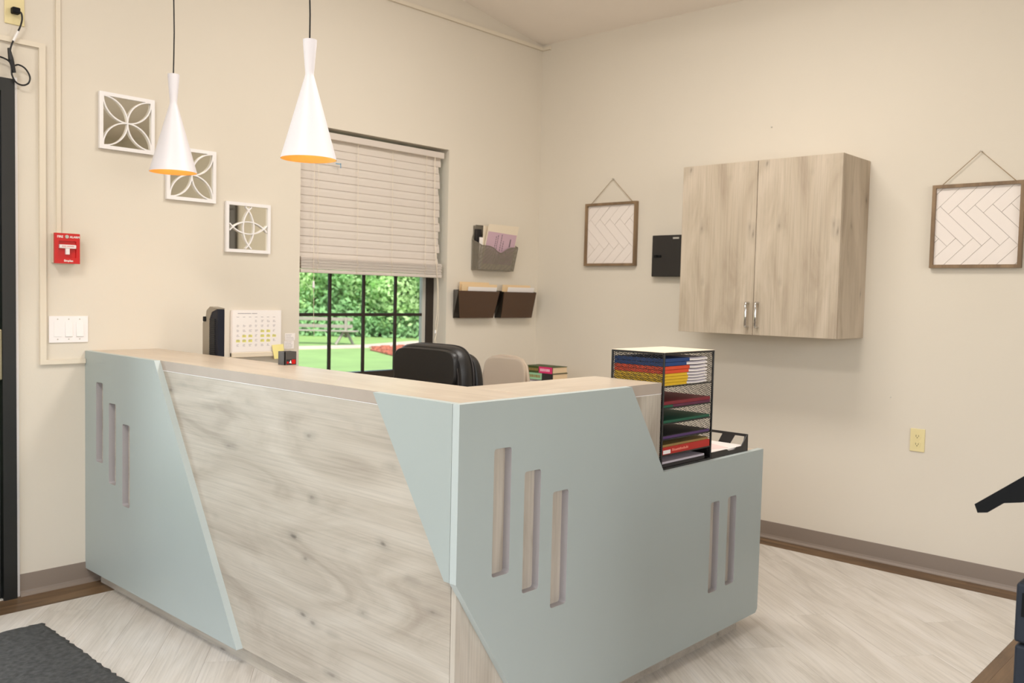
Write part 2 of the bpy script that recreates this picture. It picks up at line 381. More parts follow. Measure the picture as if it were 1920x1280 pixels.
# floor: slab plus every plank
floor = MB(); floor.box(RX0, 0, RY0, 0, -.25, -.004)
floor = struct('floor', floor, joint_m)
def clip(poly, nx, ny, c):
    out = []
    for i in range(len(poly)):
        p, q = poly[i], poly[(i + 1) % len(poly)]
        dp = p[0] * nx + p[1] * ny - c; dq = q[0] * nx + q[1] * ny - c
        if dp <= 0: out.append(p)
        if dp * dq < 0:
            t = dp / (dp - dq); out.append((p[0] + t * (q[0] - p[0]), p[1] + t * (q[1] - p[1])))
    return out
def planks(x0, x1, y0, y1, ang, wdt, lng, m_):
    ca, sa = math.cos(ang), math.sin(ang); cx, cy = (x0 + x1) / 2, (y0 + y1) / 2
    R = math.hypot(x1 - x0, y1 - y0) / 2 + lng; j = 0
    v = -math.floor(R / wdt) * wdt
    while v < R:
        u = -R + ((j * .37) % 1) * lng
        while u < R:
            g = .0003
            loc = [(u + g, v + g), (u + lng - g, v + g), (u + lng - g, v + wdt - g), (u + g, v + wdt - g)]
            P = [(cx + a * ca - b * sa, cy + a * sa + b * ca) for a, b in loc]
            for nx, ny, c in ((1, 0, x1 - .0005), (-1, 0, -x0 - .0005), (0, 1, y1 - .0005), (0, -1, -y0 - .0005)):
                P = clip(P, nx, ny, c) if len(P) > 2 else []
            if len(P) > 2:
                ar = abs(sum(P[i][0] * P[(i + 1) % len(P)][1] - P[(i + 1) % len(P)][0] * P[i][1] for i in range(len(P)))) / 2
                if ar > .0004:
                    ox = sum(p[0] for p in P) / len(P); oy = sum(p[1] for p in P) / len(P)
                    L = [((p[0] - ox) * ca + (p[1] - oy) * sa, -(p[0] - ox) * sa + (p[1] - oy) * ca) for p in P]
                    me = mesh_of('plank', MB().prism(L, 2, -.004, 0), m_)
                    o = bpy.data.objects.new('plank', me); COL.objects.link(o)
                    o.parent = floor; o.location = Vector((ox, oy, 0)) - floor.location; o.rotation_euler = (0, 0, ang)
            u += lng
        v += wdt; j += 1
IX0, IX1, IY0, IY1 = -6.36, -.15, -3.175, -.19
planks(IX0, IX1, IY0, IY1, math.radians(52), .18, 1.22, plank_m)
planks(RX0, 0, IY1, 0, 0, .19, 1.22, dark_plank_m)
planks(IX1, 0, IY0, IY1, PI / 2, .15, 1.22, dark_plank_m)
planks(RX0, IX0, IY0, IY1, PI / 2, .15, 1.22, dark_plank_m)
planks(RX0, 0, RY0, IY0, 0, .18, 1.22, dark_plank_m)

# baseboards (cove profile)
prof = [(0, 0), (-.017, 0), (-.016, .004), (-.008, .012), (-.005, .022), (-.004, .093), (0, .0935)]
struct('baseboard_back', MB().prism(prof, 0, -3.297, 0), base_m)
struct('baseboard_right', MB().prism(prof, 1, -3.93, -.006), base_m)
mb = MB().prism(prof, 1, RY0, -5.06); struct('baseboard_right', mb, base_m)
mb = MB().prism([(-a, b) for a, b in prof], 0, 0, 0)
struct('baseboard_front', MB().box(RX0, 0, RY0, RY0 + .006, 0, .0935), base_m)

# surface raceways painted like the wall
mb = MB().prism([(-6.5, 0), (-6.5, -.016), (-.016, -.016), (-.016, -.078), (0, -.078), (0, 0)], 2, 2.987, 3.008)
tag(part('cable_raceway', mb, race_m), 'thin cream cable raceway running high along the window wall into the corner', 'raceway')
mb = MB().prism([(-4.6, 2.315), (-3.215, 2.315), (-3.215, .985), (-3.027, .985), (-3.027, 1.005), (-3.19, 1.005), (-3.19, 2.335), (-4.6, 2.335)], 1, -.014, -.0003)
tag(part('cable_raceway', mb, race_m), 'cream raceway dropping beside the black door and turning right to the desk', 'raceway')
mb = MB().box(-3.146, -3.128, -.010, 0, 1.55, 2.987)
tag(part('cable_raceway', mb, race_m), 'narrow cream raceway rising straight up from the fire alarm', 'raceway')

# black entrance door beside the desk
d1 = root('door_1', (-3.82, .05, 0), kind='structure')
part('door_frame', MB().prism([(dl, 0), (dl + .052, 0), (dl + .052, dt - .052), (dr - .052, dt - .052), (dr - .052, 0), (dr, 0), (dr, dt), (dl, dt)], 1, -.022, .12), blackdoor_m, d1)
lx0, lx1, lz1 = dl + .055, dr - .056, dt - .055
leaf = part('door_leaf', MB().box(lx0, lx0 + .11, 0, .045, .008, lz1).box(lx1 - .11, lx1, 0, .045, .008, lz1).box(lx0 + .11, lx1 - .11, 0, .045, .008, .22).box(lx0 + .11, lx1 - .11, 0, .045, lz1 - .11, lz1), blackdoor_m, d1)
part('glass_pane', MB().box(lx0 + .11, lx1 - .11, .019, .025, .22, lz1 - .11), glass_m, leaf)  # unseen door glass, assumed so that daylight can come in
part('threshold', MB().box(dl, dr, -.01, .15, -.003, .006), lightgrey_m, d1)
part('push_bar', MB().bbox(-4.15, -3.40, -.062, -.035, 1.03, 1.065, .006).bbox(-3.43, -3.368, -.034, 0, .93, 1.14, .006), hardware_m, leaf)
struct('trim_1', MB().bbox(dr + .0002, dr + .015, -.006, .0, 0, dt + .012, .002), white_m)
# second dark door, in the right wall towards the camera side
d2 = root('door_2', (0, -4.5, 0), kind='structure')
part('door_frame', MB().bbox(-.03, -.0005, -5.05, -4.99, 0, 2.17, .004).bbox(-.03, -.0005, -4.0, -3.94, 0, 2.17, .004).bbox(-.03, -.0005, -4.99, -4.0, 2.11, 2.17, .004), bronze_m, d2)
lf2 = part('door_leaf', MB().bbox(-.018, -.0005, -4.988, -4.002, .006, 2.108, .003), bronze_m, d2)
part('door_handle', MB().tube([(-.018, -4.08, 1.0), (-.07, -4.08, 1.0), (-.07, -4.2, 1.0)], .009), chrome_m, lf2)

# window
w1 = root('window_1', ((wl + wr) / 2, .12, wb), kind='structure')
fy0, fy1 = .118, .165
mb = MB().box(wl, -1.862, fy0, fy1, wb, wt).box(-.905, wr, fy0, fy1, wb, wt).box(-1.862, -.905, fy0, fy1, wb, .86).box(-1.862, -.905, fy0, fy1, 2.15, wt).box(-1.862, -.905, fy0 + .005, fy1, 1.52, 1.56)
part('window_frame', mb, bronze_m, w1)
part('sash_stile', MB().box(-.93, -.906, fy0 + .012, fy1 - .005, .86, 2.15), lightgrey_m, w1, label='thin grey inner stile of the window')
vx = [-1.862, -1.621, -1.381, -1.14, -.93]; 
for x in vx[1:4]:
    part('muntin', MB().bbox(x - .009, x + .009, .136, .150, .86, 1.52, .002), bronze_m, w1)
    part('muntin', MB().bbox(x - .009, x + .009, .136, .150, 1.56, 2.15, .002), bronze_m, w1)
for z in (1.194, 1.86): part('muntin', MB().bbox(-1.862, -.93, .135, .151, z - .009, z + .009, .002), bronze_m, w1)
for i in range(4):
    for z0, z1 in ((.86, 1.194), (1.194, 1.52), (1.56, 1.86), (1.86, 2.15)):
        part('glass_pane', MB().box(vx[i] + .0005, vx[i + 1] - .0005, .142, .145, z0 + .0005, z1 - .0005), glass_m, w1)
part('window_sill', MB().bbox(wl, wr, -.012, .118, wb, wb + .012, .002), wall_m, w1)

# ------------------------------------------------------------------ outside
GZ = -.25
struct('lawn', MB().box(-60, 90, .3, 130, GZ - .1, GZ), lawn_m)
def ribbon(pts, wd, z0, z1):
    m = MB(); P = [Vector((a, b)) for a, b in pts]; L = []; R = []
    for i, p in enumerate(P):
        d = (P[min(i + 1, len(P) - 1)] - P[max(i - 1, 0)]).normalized(); n = Vector((-d.y, d.x)) * wd / 2; L.append(p + n); R.append(p - n)
    for i in range(len(P) - 1): m.prism([tuple(R[i]), tuple(R[i + 1]), tuple(L[i + 1]), tuple(L[i])], 2, z0, z1)
    return m
struct('garden_path', ribbon([(-2, 15.6), (4, 16.2), (9, 16.7), (11.6, 16.4), (14.5, 17.4), (17.5, 17.6), (24, 17.0)], 1.1, GZ, GZ + .02), path_m)
mb = MB()
poly = [(9.5, 12.9), (9.95, 13.9), (10.4, 15.0), (11.15, 15.85), (12.4, 15.9), (13.6, 15.3), (13.2, 13.4), (11.4, 12.4)]
mb.prism(poly, 2, GZ, GZ + .03)
for _ in range(500):
    x, y = random.uniform(9.5, 13.5), random.uniform(12.6, 15.8); s = random.uniform(.03, .09)
    if x - 9.5 < (15.9 - y) * -.1 or (y - 12.9) > (x - 9.4) * 1.9: continue
    mb.box(x, x + s * 2, y, y + s, GZ + .03, GZ + .03 + s * .5)
tag(part('mulch_bed', mb, mulch_m), 'red-brown mulch bed on the lawn beyond the window, right of centre', 'mulch', kind='stuff')

def leaves(n, shape, size, seed):
    rnd = random.Random(seed); m = MB()
    for _ in range(n):
        p, nr = shape(rnd)
        s = size * rnd.uniform(.6, 1.3)
        nr = (nr + Vector((rnd.uniform(-1, 1), rnd.uniform(-1, 1), rnd.uniform(-.4, 1))) * .8).normalized()
        a = nr.orthogonal().normalized(); a.rotate(Matrix.Rotation(rnd.uniform(0, 6.28), 3, nr)); b = nr.cross(a)
        m.add([p - a * s, p - b * s * .45, p + a * s, p + b * s * .45], [(0, 1, 2, 3)])
    return m
def crown(rx, ry, z0, z1, clumps, seed):
    rc = random.Random(seed); cl = []
    for _ in range(clumps):
        d = Vector((rc.gauss(0, 1), rc.gauss(0, 1), rc.gauss(0, 1))).normalized(); k = rc.uniform(.35, .85)
        cl.append((Vector((d.x * rx * k, d.y * ry * k, (z0 + z1) / 2 + d.z * (z1 - z0) / 2 * k)), rc.uniform(.28, .5) * min(rx, (z1 - z0) / 2)))
    def f(rnd):
        c, r = rnd.choice(cl); d = Vector((rnd.gauss(0, 1), rnd.gauss(0, 1), rnd.gauss(0, 1))).normalized()
        return c + d * r * rnd.uniform(.75, 1.05), d
    return f
def tree_meshes(seed, m_, rx, z0, z1, n=9500, size=.095):
    fol = mesh_of('foliage', leaves(n, crown(rx, rx * .8, z0, z1, 34, seed), size, seed), m_)
    tr = MB(); tr.tube([(0, 0, 0), (.05, 0, z0 + .5), (-.03, .05, (z0 + z1) / 2)], [.14, .1, .06], 8)
    for k in range(4):
        a = k * 1.6 + seed; tr.tube([(0, 0, z0 + .3 + k * .3), (math.cos(a) * rx * .4, math.sin(a) * rx * .4, (z0 + z1) / 2 + .3 * k)], [.06, .02], 6)
    return fol, mesh_of('trunk', tr, bark_m)
T1 = tree_meshes(3, leaf_a, 2.3, .15, 5.6); T2 = tree_meshes(5, leaf_b, 2.5, .1, 6.4); T3 = tree_meshes(9, leaf_c, 2.0, .1, 4.2)
TP = tree_meshes(12, leaf_p, 1.0, .5, 1.5, 420, .09)
# positions along a line that crosses the window view
base_p = Vector((13.985, 25.853)) - Vector((.7343, .6768)) * 2.4; dvec = Vector((.6785, -.7343)).normalized(); bk = Vector((.7343, .6768))
spots = [(-3.6, 1.2, T2, 'deep green dense tree, leftmost in the front row beyond the lawn'), (-1.0, 0, T1, 'mid green leafy tree in the front row, straight behind the bench'),
         (1.5, .6, T3, 'pale green bushy tree in the front row, just right of the bench'), (3.4, .9, T1, 'mid green tree in the front row behind the second window column'),
         (5.3, 0, T3, 'pale green bushy tree in the front row, left of the pink shrub'), (7.4, .6, T2, 'deep green dense tree in the front row behind the pink shrub'), (10.0, .4, T1, 'mid green tree, rightmost in the front row beyond the lawn'),
         (-2.3, 4.3, T2, 'deep green tree in the back row, leftmost of the four'), (1.8, 4.4, T2, 'deep green tree in the back row, second from the left'), (5.6, 4.0, T2, 'deep green tree in the back row, third from the left'), (9.2, 4.2, T2, 'deep green tree in the back row, rightmost of the four')]
for i, (s_, b_, T, k) in enumerate(spots):
    p = base_p + dvec * s_ + bk * b_
    r_ = root('leafy_tree', (p.x, p.y, GZ), i * 1.3, k, 'tree', 'trees beyond the lawn')
    for nm, me in (('foliage', T[0]), ('trunk', T[1])):
        o = bpy.data.objects.new(nm, me); COL.objects.link(o); o.parent = r_
    sc = 1 + .12 * math.sin(i * 2.1); r_.scale = (sc, sc, sc)
r_ = root('flowering_shrub', (16.9, 18.9, GZ), 0, 'pink-leaved shrub right of centre beyond the window, in front of the green trees', 'shrub')
for nm, me in (('foliage', TP[0]), ('trunk', TP[1])):
    o = bpy.data.objects.new(nm, me); COL.objects.link(o); o.parent = r_
# low hedge that closes the view under the crowns
mb = leaves(34000, lambda rn: (Vector((rn.uniform(-32, 16), rn.uniform(-1.6, .3), rn.uniform(0, 1.9) * rn.uniform(.4, 1))), Vector((0, -1, .3))), .11, 77)
hd = root('low_hedge', (base_p.x + .7, base_p.y + .4, GZ), math.atan2(dvec.y, dvec.x), 'long low green hedge at the foot of the trees beyond the lawn', 'hedge')
part('foliage', mb, leaf_b, hd, world=False)
part('stem', MB().box(-32, 16, .1, .2, 0, .9), bark_m, hd, world=False)

# garden bench
bn = root('garden_bench', (10.55, 18.55, GZ), math.atan2(-.734, .678), 'weathered grey slatted garden bench on the lawn, seen through the window', 'bench')
for z, y in ((.74, .16), (.53, .12)): part('back_slat', MB().bbox(-.95, 1.55, y, y + .03, z - .05, z + .05, .006), bench_m, bn, world=False)
for y in (-.32, -.18, -.04): part('seat_slat', MB().bbox(-1.05, 1.75, y, y + .12, .385, .42, .006), bench_m, bn, world=False)
for x in (-.45, 1.35):
    part('leg', MB().tube([(x - .22, -.28, 0), (x - .02, -.1, .385)], .045, 6), bench_m, bn, world=False)
    part('leg', MB().tube([(x + .24, .05, 0), (x + .04, .0, .385)], .045, 6), bench_m, bn, world=False)
    part('back_post', MB().bbox(x - .04, x + .04, .10, .19, .2, .8, .005), bench_m, bn, world=False)

# ------------------------------------------------------------------ reception desk
XA, YB, H, HL, TK = -3.0252, -2.3863, 1.0395, .7333, .0255
XW, YW = XA + TK, YB + TK
desk = root('reception_desk', (-2.85, -2.1, 0), 0, 'L-shaped reception desk in pale wood laminate with slanted blue-grey slotted panels', 'desk')
def slot(u0, u1, v0, v1, r=.009):
    pts = []
    for cx, cy, a0 in ((u1 - r, v1 - r, 0), (u0 + r, v1 - r, 90), (u0 + r, v0 + r, 180), (u1 - r, v0 + r, 270)):
        for k in range(4):
            a = math.radians(a0 + k * 30); pts.append((cx + r * math.cos(a), cy + r * math.sin(a)))
    return pts
ZB = .065
# left panel (u = -y)
Mx = FX(XA + TK / 2, 0, 0)
mb = holed([(0.001, ZB), (1.289, ZB), (.661, H), (0.001, H)], [slot(.118, .187, .563, .910), slot(.247, .315, .487, .832), slot(.378, .446, .414, .757)], TK, Mx)
part('accent_panel', mb, [blue_m, blue_edge_m, raw_m], desk, label='blue-grey slanted panel with three slots next to the wall')
mb = holed([(2.026, H), (-YW - .0016, H), (-YW - .0016, .56), (2.339, .56)], [], TK, Mx)
part('accent_panel', mb, [blue_m, blue_edge_m, raw_m], desk, label='narrow tapering blue-grey panel left of the outer corner')
Mx = FY(0, YB + TK / 2, 0)
sl = [slot(-2.890, -2.820, .550, .907), slot(-2.763, -2.692, .476, .828), slot(-2.636, -2.563, .402, .751), slot(-1.719, -1.654, .232, .575), slot(-1.592, -1.526, .234, .577)]
mb = holed([(XA, H), (XA, .56), (-2.703, ZB), (-1.335, ZB), (-1.320, .08), (-1.318, HL), (-2.043, HL), (-2.249, H)], sl, TK, Mx)
part('accent_panel', mb, [blue_m, blue_edge_m, raw_m], desk, label='wide blue-grey panel with five slots stepping down to the low counter')
part('front_board', MB().bbox(XW, XW + .018, YW + .0205, -.001, ZB, H - .0395, .0012, 1), wood_y, desk, label='pale wood board with horizontal grain')
mb = MB().prism([(XW, ZB), (-1.345, ZB), (-1.345, HL - .03), (-2.037, HL - .03), (-2.037, H - .0395), (XW, H - .0395)], 1, YW, YW + .018)
part('side_board', mb, wood_z, desk, label='pale wood board with vertical grain')
part('corner_strip', MB().bbox(XW - .0008, XW + .018, YW - .0012, YW - .0002, ZB, .60, .0004, 1), wood_z, desk)
part('countertop', MB().bbox(XW, -2.69, YW, -.001, H - .037, H, .0012, 1), top_y, desk)
part('countertop', MB().bbox(-2.6895, -2.037, YW, -2.072, H - .037, H, .0012, 1), top_x, desk)
part('edge_band', MB().box(XW - .0008, XW - .0001, YW, -.001, H - .0368, H - .0006), wood_edge, desk)
part('edge_band', MB().box(XW - .0008, -2.037, YW - .0008, YW - .0001, H - .0368, H - .0006), wood_edge, desk)
part('white_reveal', MB().box(XW - .0012, XW - .0001, YW + .02, -.001, H - .0395, H - .0373), white_m, desk)
part('white_reveal', MB().box(-2.30, -2.037, YW - .0012, YW - .0001, H - .0395, H - .0373), white_m, desk)
part('low_countertop', MB().bbox(-2.0365, -1.345, YW, -1.75, HL - .03, HL, .0012, 1), top_x, desk)
part('work_surface', MB().bbox(-2.98, -2.3, -1.749, -.02, HL - .03, HL, .0012, 1), top_y, desk)
part('end_panel', MB().box(-1.365, -1.346, YW + .0185, -1.76, ZB, HL - .031), wood_z, desk)
part('inner_panel', MB().box(-2.71, -2.692, -2.07, -.02, HL, H - .0375).box(-2.69, -2.04, -2.09, -2.074, HL, H - .0375).box(-2.056, -2.038, YW + .02, -2.091, HL, H - .0375), wood_y, desk)
part('plinth', MB().box(-2.975, -2.955, -2.33, -.045, .0, ZB).box(-2.975, -1.395, -2.335, -2.316, .0, ZB), wood_y, desk)
part('plinth_end', MB().box(-1.413, -1.395, -2.316, -1.8, 0, ZB), wood_x, desk)
part('leg', MB().box(-2.36, -2.32, -.5, -.05, 0, HL - .03), wood_z, desk)

# ------------------------------------------------------------------ pendants
def pendant(x, y, zt, label, seed):
    hgt = .403; r_ = root('pendant_lamp', (x, y, zt - hgt), 0, label, 'lamp', 'pendant lamps above the desk')
    z = lambda t: hgt - t
    sh = MB(); t_ = .0016
    pr = [(.0235, z(0)), (.0225, z(.02)), (.0150, z(.108)), (.0146, z(.117)), (.0168, z(.126)), (.0942, z(.4015)), (.0946, z(.403))]
    inn = [(.0925, z(.403)), (.0155, z(.135)), (.011, z(.12))]
    sh.lathe(pr, n=48); part('lamp_shade', sh, lamp_m, r_, world=False, smooth=True)
    part('lamp_cap', MB().lathe([(.0001, z(.004)), (.0215, z(.004)), (.0235, z(0))], n=32), lamp_m, r_, world=False, smooth=True)
    part('gold_lining', MB().lathe([(.0944, z(.4029))] + inn + [(.0001, z(.12))], n=48), gold_m, r_, world=False, smooth=True)
    bm_ = base_bulb; part('bulb', MB().lathe([(.0001, z(.195)), (.012, z(.195)), (.013, z(.215)), (.026, z(.25)), (.03, z(.275)), (.022, z(.30)), (.0001, z(.308))], n=20), bm_, r_, world=False, smooth=True)
    cz = ceil_z(x) - (zt - hgt)
    n = 14; pts = []
    for i in range(n + 1):
        q = i / n; pts.append((.006 * math.sin(q * 9 + seed) * (1 - q) * min(1, q * 6) - .001, .005 * math.sin(q * 7 + seed * 2) * min(1, q * 5) * (1 - q), hgt - .006 + (cz - hgt) * q))
    part('cord', MB().tube(pts, .0027, 6), cord_m, r_, world=False, smooth=True)
    part('ceiling_cup', MB().lathe([(.0001, cz - .025), (.03, cz - .025), (.05, cz - .004), (.05, cz + .006)], n=24), lamp_m, r_, world=False, smooth=True)
    l = light('pendant_light', 'POINT', (x, y, zt - .30), 2.0, (1, .78, .48), size=.025); return r_
bm_, bt_, bb_ = base('bulb_glow'); bb_.inputs['Emission Color'].default_value = (1, .72, .35, 1); bb_.inputs['Emission Strength'].default_value = 4; base_bulb = bm_
pendant(-2.85, -.461, 2.2095, 'white double-cone pendant lamp nearer the wall, in front of the square mirrors', 1)
pendant(-2.85, -1.436, 2.1805, 'white double-cone pendant lamp hanging in front of the window blind', 2.6)

# ceiling troffers, assumed and out of view
def troffer(lx, ly, k):
    z = ceil_z(lx) - .062
    r_ = root('assumed_ceiling_light', (lx, ly, z), 0, k, 'ceiling light', 'flat panels under the ceiling')
    part('housing', MB().box(lx - .32, lx + .32, ly - .62, ly + .62, z + .004, z + .03).box(lx - .01, lx + .01, ly - .3, ly - .28, z + .03, z + .066).box(lx - .01, lx + .01, ly + .28, ly + .3, z + .03, z + .066), white_m, r_)
troffer_names = ['assumed white panel light above the entrance side of the desk', 'assumed white panel light above the office chair']
for (lx, ly), k in zip(CL, troffer_names): troffer(lx, ly, k)

# ------------------------------------------------------------------ square mirrors
def square_mirror(x0, z0, kind, label):
    S = .249; r_ = root('square_mirror', (x0 + S / 2, 0, z0), 0, label, 'mirror', 'white fretwork mirrors on the window wall'); f = .016; d = .018
    Mf = MB(); Mf.box(x0, x0 + S, -d, -.002, z0, z0 + f).box(x0, x0 + S, -d, -.002, z0 + S - f, z0 + S).box(x0, x0 + f, -d, -.002, z0 + f, z0 + S - f).box(x0 + S - f, x0 + S, -d, -.002, z0 + f, z0 + S - f)
    part('frame', Mf, white_m, r_)
    part('mirror_glass', MB().box(x0 + f, x0 + S - f, -.007, -.003, z0 + f, z0 + S - f), mirror_m, r_)
    I = S - 2 * f; cx, cz = x0 + S / 2, z0 + S / 2; h = I / 2; R = h if kind == 0 else h * 1.0
    def arc(ax, az, R, ok):
        seg = []; run = []
        for i in range(97):
            a = 2 * PI * i / 96; px, pz = ax + R * math.cos(a), az + R * math.sin(a)
            if abs(px - cx) <= h + .0005 and abs(pz - cz) <= h + .0005: run.append((px, -.0105, pz))
            elif run: seg.append(run); run = []
        if run: seg.append(run)
        return seg
    if kind == 0: cents = [(cx - h, cz, h), (cx + h, cz, h), (cx, cz - h, h), (cx, cz + h, h)]
    else: cents = [(cx - h, cz, h * 1.28), (cx + h, cz, h * 1.28), (cx, cz - h, h * 1.28), (cx, cz + h, h * 1.28)]
    for qi, (ax, az, R) in enumerate(cents):
        m = MB()
        for s in arc(ax, az, R, 0):
            if len(s) > 2:
                L = []; Rr = []
                for p in s:
                    d_ = Vector((p[0] - ax, 0, p[2] - az)).normalized() * .0028
                    L.append(Vector(p) - d_); Rr.append(Vector(p) + d_)
                for i in range(len(s) - 1):
                    q = [L[i], L[i + 1], Rr[i + 1], Rr[i]]; off = Vector((0, .0065, 0)); v = [a - off for a in q] + [a + off * .45 for a in q]
                    m.add(v, [(0, 1, 2, 3), (7, 6, 5, 4), (0, 4, 5, 1), (1, 5, 6, 2), (2, 6, 7, 3), (3, 7, 4, 0)])
        if m.v: part('fret_arc', m.xf(Matrix.Translation((0, -.0004 * qi, 0))), white_m, r_)
square_mirror(-2.968, 1.934, 0, 'white square mirror with petal fretwork, highest of the three on the wall')
square_mirror(-2.660, 1.740, 0, 'white square mirror with petal fretwork, partly behind the pendant lamp')
square_mirror(-2.356, 1.510, 1, 'white square mirror with overlapping circle fretwork, lowest and nearest the window')

# ------------------------------------------------------------------ fire alarm, switches, outlets, cable
fa = root('fire_alarm', (-3.115, 0, 1.416), 0, 'red fire alarm pull station on the wall beside the black door', 'fire alarm')
ax0, ax1, az0, az1 = -3.168, -3.065, 1.419, 1.548
part('back_box', MB().bbox(ax0 + .002, ax1 - .002, -.034, 0, az0 + .001, az1 - .001, .003), race_m, fa)
cxm, czm = (ax0 + ax1) / 2, (az0 + az1) / 2
cov = MB().bbox(ax0, ax1, -.046, -.034, az0, az1, .003)
cov = holed([(ax0, az0), (ax1, az0), (ax1, az1), (ax0, az1)], [slot(cxm - .036, cxm + .036, az0 + .025, az1 - .033, .003)], .014, FY(0, -.042, 0), 0)
part('cover', cov, red_m, fa)
part('recess', MB().box(cxm - .037, cxm + .037, -.0395, -.035, az0 + .024, az1 - .032), red_m, fa)
hd_ = part('pull_handle', MB().bbox(cxm - .034, cxm + .034, -.056, -.040, czm + .000, czm + .016, .002).bbox(cxm - .008, cxm + .008, -.054, -.040, czm - .026, czm + .001, .002), whiteplastic_m, fa)
part('lettering', text_mb('PULL DOWN', .0085, FY(cxm, -.0563, czm + .008)), red_m, hd_)
t1 = text_mb('FIRE', .0135, FY(cxm - .030, -.0493, az1 - .0155), bold=.0003); t2 = text_mb('ALARM', .0125, FY(cxm + .0295, -.0493, az1 - .0155), bold=.0003)
t3 = text_mb('Simplex', .012, FY(cxm + .004, -.0493, az0 + .012), bold=.0004)
for t_ in (t1, t2, t3): part('lettering', t_, white_m, fa)
part('lock', MB().disc((cxm - .003, -.049, az1 - .0145), (0, -1, 0), .0075, .004, 18).box(cxm - .004, cxm - .002, -.0535, -.053, az1 - .0185, az1 - .0105), lightgrey_m, fa)

sw = root('light_switch', (-3.095, 0, 1.075), 0, 'white three-gang switch plate on the wall above the end of the desk', 'switch')
sx0, sz0 = -3.177, 1.078
part('plate', holed([(sx0, sz0), (sx0 + .163, sz0), (sx0 + .163, sz0 + .1143), (sx0, sz0 + .1143)], [], .005, FY(0, -.0026, 0), 0), whiteplastic_m, sw)
for i in range(3):
    cx = sx0 + .0355 + i * .046
    g = .017 if i else .0175
    part('rocker' if i else 'blank_insert', MB().prism([(-.0055, sz0 + .024), (-.010 if i else -.0062, sz0 + .026), (-.0062, sz0 + .09), (-.0055, sz0 + .09)], 0, cx - g + .002, cx + g - .002), white_m, sw)
    part('screw', MB().disc((cx, -.0048, sz0 + .014), (0, -1, 0), .003, .0012, 10).disc((cx, -.0048, sz0 + .101), (0, -1, 0), .003, .0012, 10), lightgrey_m, sw)

def outlet_right(y0, z0, label):
    r_ = root('wall_outlet', (0, y0 - .035, z0), 0, label, 'outlet')
    part('plate', MB().bbox(-.006, 0, y0 - .07, y0, z0, z0 + .1143, .002), ivory_m, r_)
    for dz in (.037, .077):
        f = part('receptacle', MB().disc((-.0055, y0 - .035, z0 + dz), (-1, 0, 0), .0165, .0022, 20), ivory_m, r_)
        part('slot', MB().box(-.0082, -.0076, y0 - .030, y0 - .028, z0 + dz - .002, z0 + dz + .007).box(-.0082, -.0076, y0 - .042, y0 - .040, z0 + dz - .002, z0 + dz + .006).box(-.0082, -.0076, y0 - .037, y0 - .033, z0 + dz - .009, z0 + dz - .005), copier_blk, f)
outlet_right(-2.517, .595, 'ivory duplex outlet low on the right wall between cabinet and herringbone frame')
ho = root('cable_outlet', (-3.305, 0, 2.39), 0, 'ivory wall plate with a black plug, high above the black door', 'outlet')
part('plate', MB().bbox(-3.343, -3.268, -.006, 0, 2.39, 2.505, .002), ivory_m, ho)
part('plug', MB().bbox(-3.322, -3.292, -.035, -.006, 2.43, 2.455, .004), copier_blk, ho)
cpts = [(-3.30, -.03, 2.44), (-3.290, -.034, 2.435), (-3.287, -.034, 2.41), (-3.295, -.03, 2.374), (-3.315, -.026, 2.327), (-3.328, -.024, 2.285), (-3.328, -.024, 2.25), (-3.318, -.026, 2.22),
        (-3.300, -.03, 2.225), (-3.275, -.03, 2.215), (-3.257, -.03, 2.186), (-3.262, -.03, 2.158), (-3.284, -.03, 2.145), (-3.31, -.03, 2.152), (-3.325, -.03, 2.18), (-3.328, -.032, 2.215), (-3.345, -.034, 2.236), (-3.40, -.03, 2.245), (-3.5, -.03, 2.24)]
cb = root('coiled_cable', (-3.31, 0, 2.14), 0, 'black cable knotted in a loop hanging from the ivory plate by the door', 'cable')
cv = MB()
sm = []
for i in range(len(cpts) - 1):
    p0, p1, p2, p3 = [Vector(cpts[max(0, min(len(cpts) - 1, i + k))]) for k in (-1, 0, 1, 2)]
    for s in range(4):
        t = s / 4; sm.append(.5 * ((2 * p1) + (-p0 + p2) * t + (2 * p0 - 5 * p1 + 4 * p2 - p3) * t * t + (-p0 + 3 * p1 - 3 * p2 + p3) * t ** 3))
cv.tube(sm, .0035, 7); part('cable', cv, cord_m, cb, smooth=True)
part('zip_tie', MB().tube([(-3.336, -.03, 2.285), (-3.328, -.03, 2.24), (-3.316, -.03, 2.19)], [.006, .011, .007], 8), cord_m, cb)
part('tape', MB().tube([(-3.300, -.029, 2.36), (-3.318, -.026, 2.318)], .0055, 8), white_m, cb)

# ------------------------------------------------------------------ window blind
bl = root('window_blind', (-1.38, .05, 1.416), 0, 'white horizontal slat blind lowered over the upper part of the window', 'blind')
bx0, bx1 = -1.905, -.885
part('headrail', MB().bbox(bx0, bx1 + .004, .008, .060, 2.152, 2.188, .003), slat_m, bl)
sp = .0437; ztop = 2.128
tilt = math.radians(83.5)
for i in range(15):
    z = ztop - i * sp; off = random.uniform(-.006, .004)
    dy, dz = math.cos(tilt) * .025, math.sin(tilt) * .0255; y = .035
    prf = [(y - dy, z - dz), (y - .002, z + .0 + .001), (y + dy, z + dz), (y + dy + .002, z + dz - .001), (y + .001, z - .003), (y - dy + .002, z - dz - .002)]
    part('slat', MB().prism(prf, 0, bx0 + .006 + off, bx1 - .008 + off * 1.5 - (.004 if i % 3 else 0)), slat_m, bl)
for i in range(8):
    z = 1.4455 + i * .0082
    part('stacked_slat', MB().prism([(.008 + (i % 2) * .003, z), (.035, z + .0012), (.060, z), (.060, z + .0064), (.035, z + .0076), (.008 + (i % 2) * .003, z + .0064)], 0, bx0 + random.uniform(0, .004), bx1 + random.uniform(-.004, .002)), slat_m, bl)
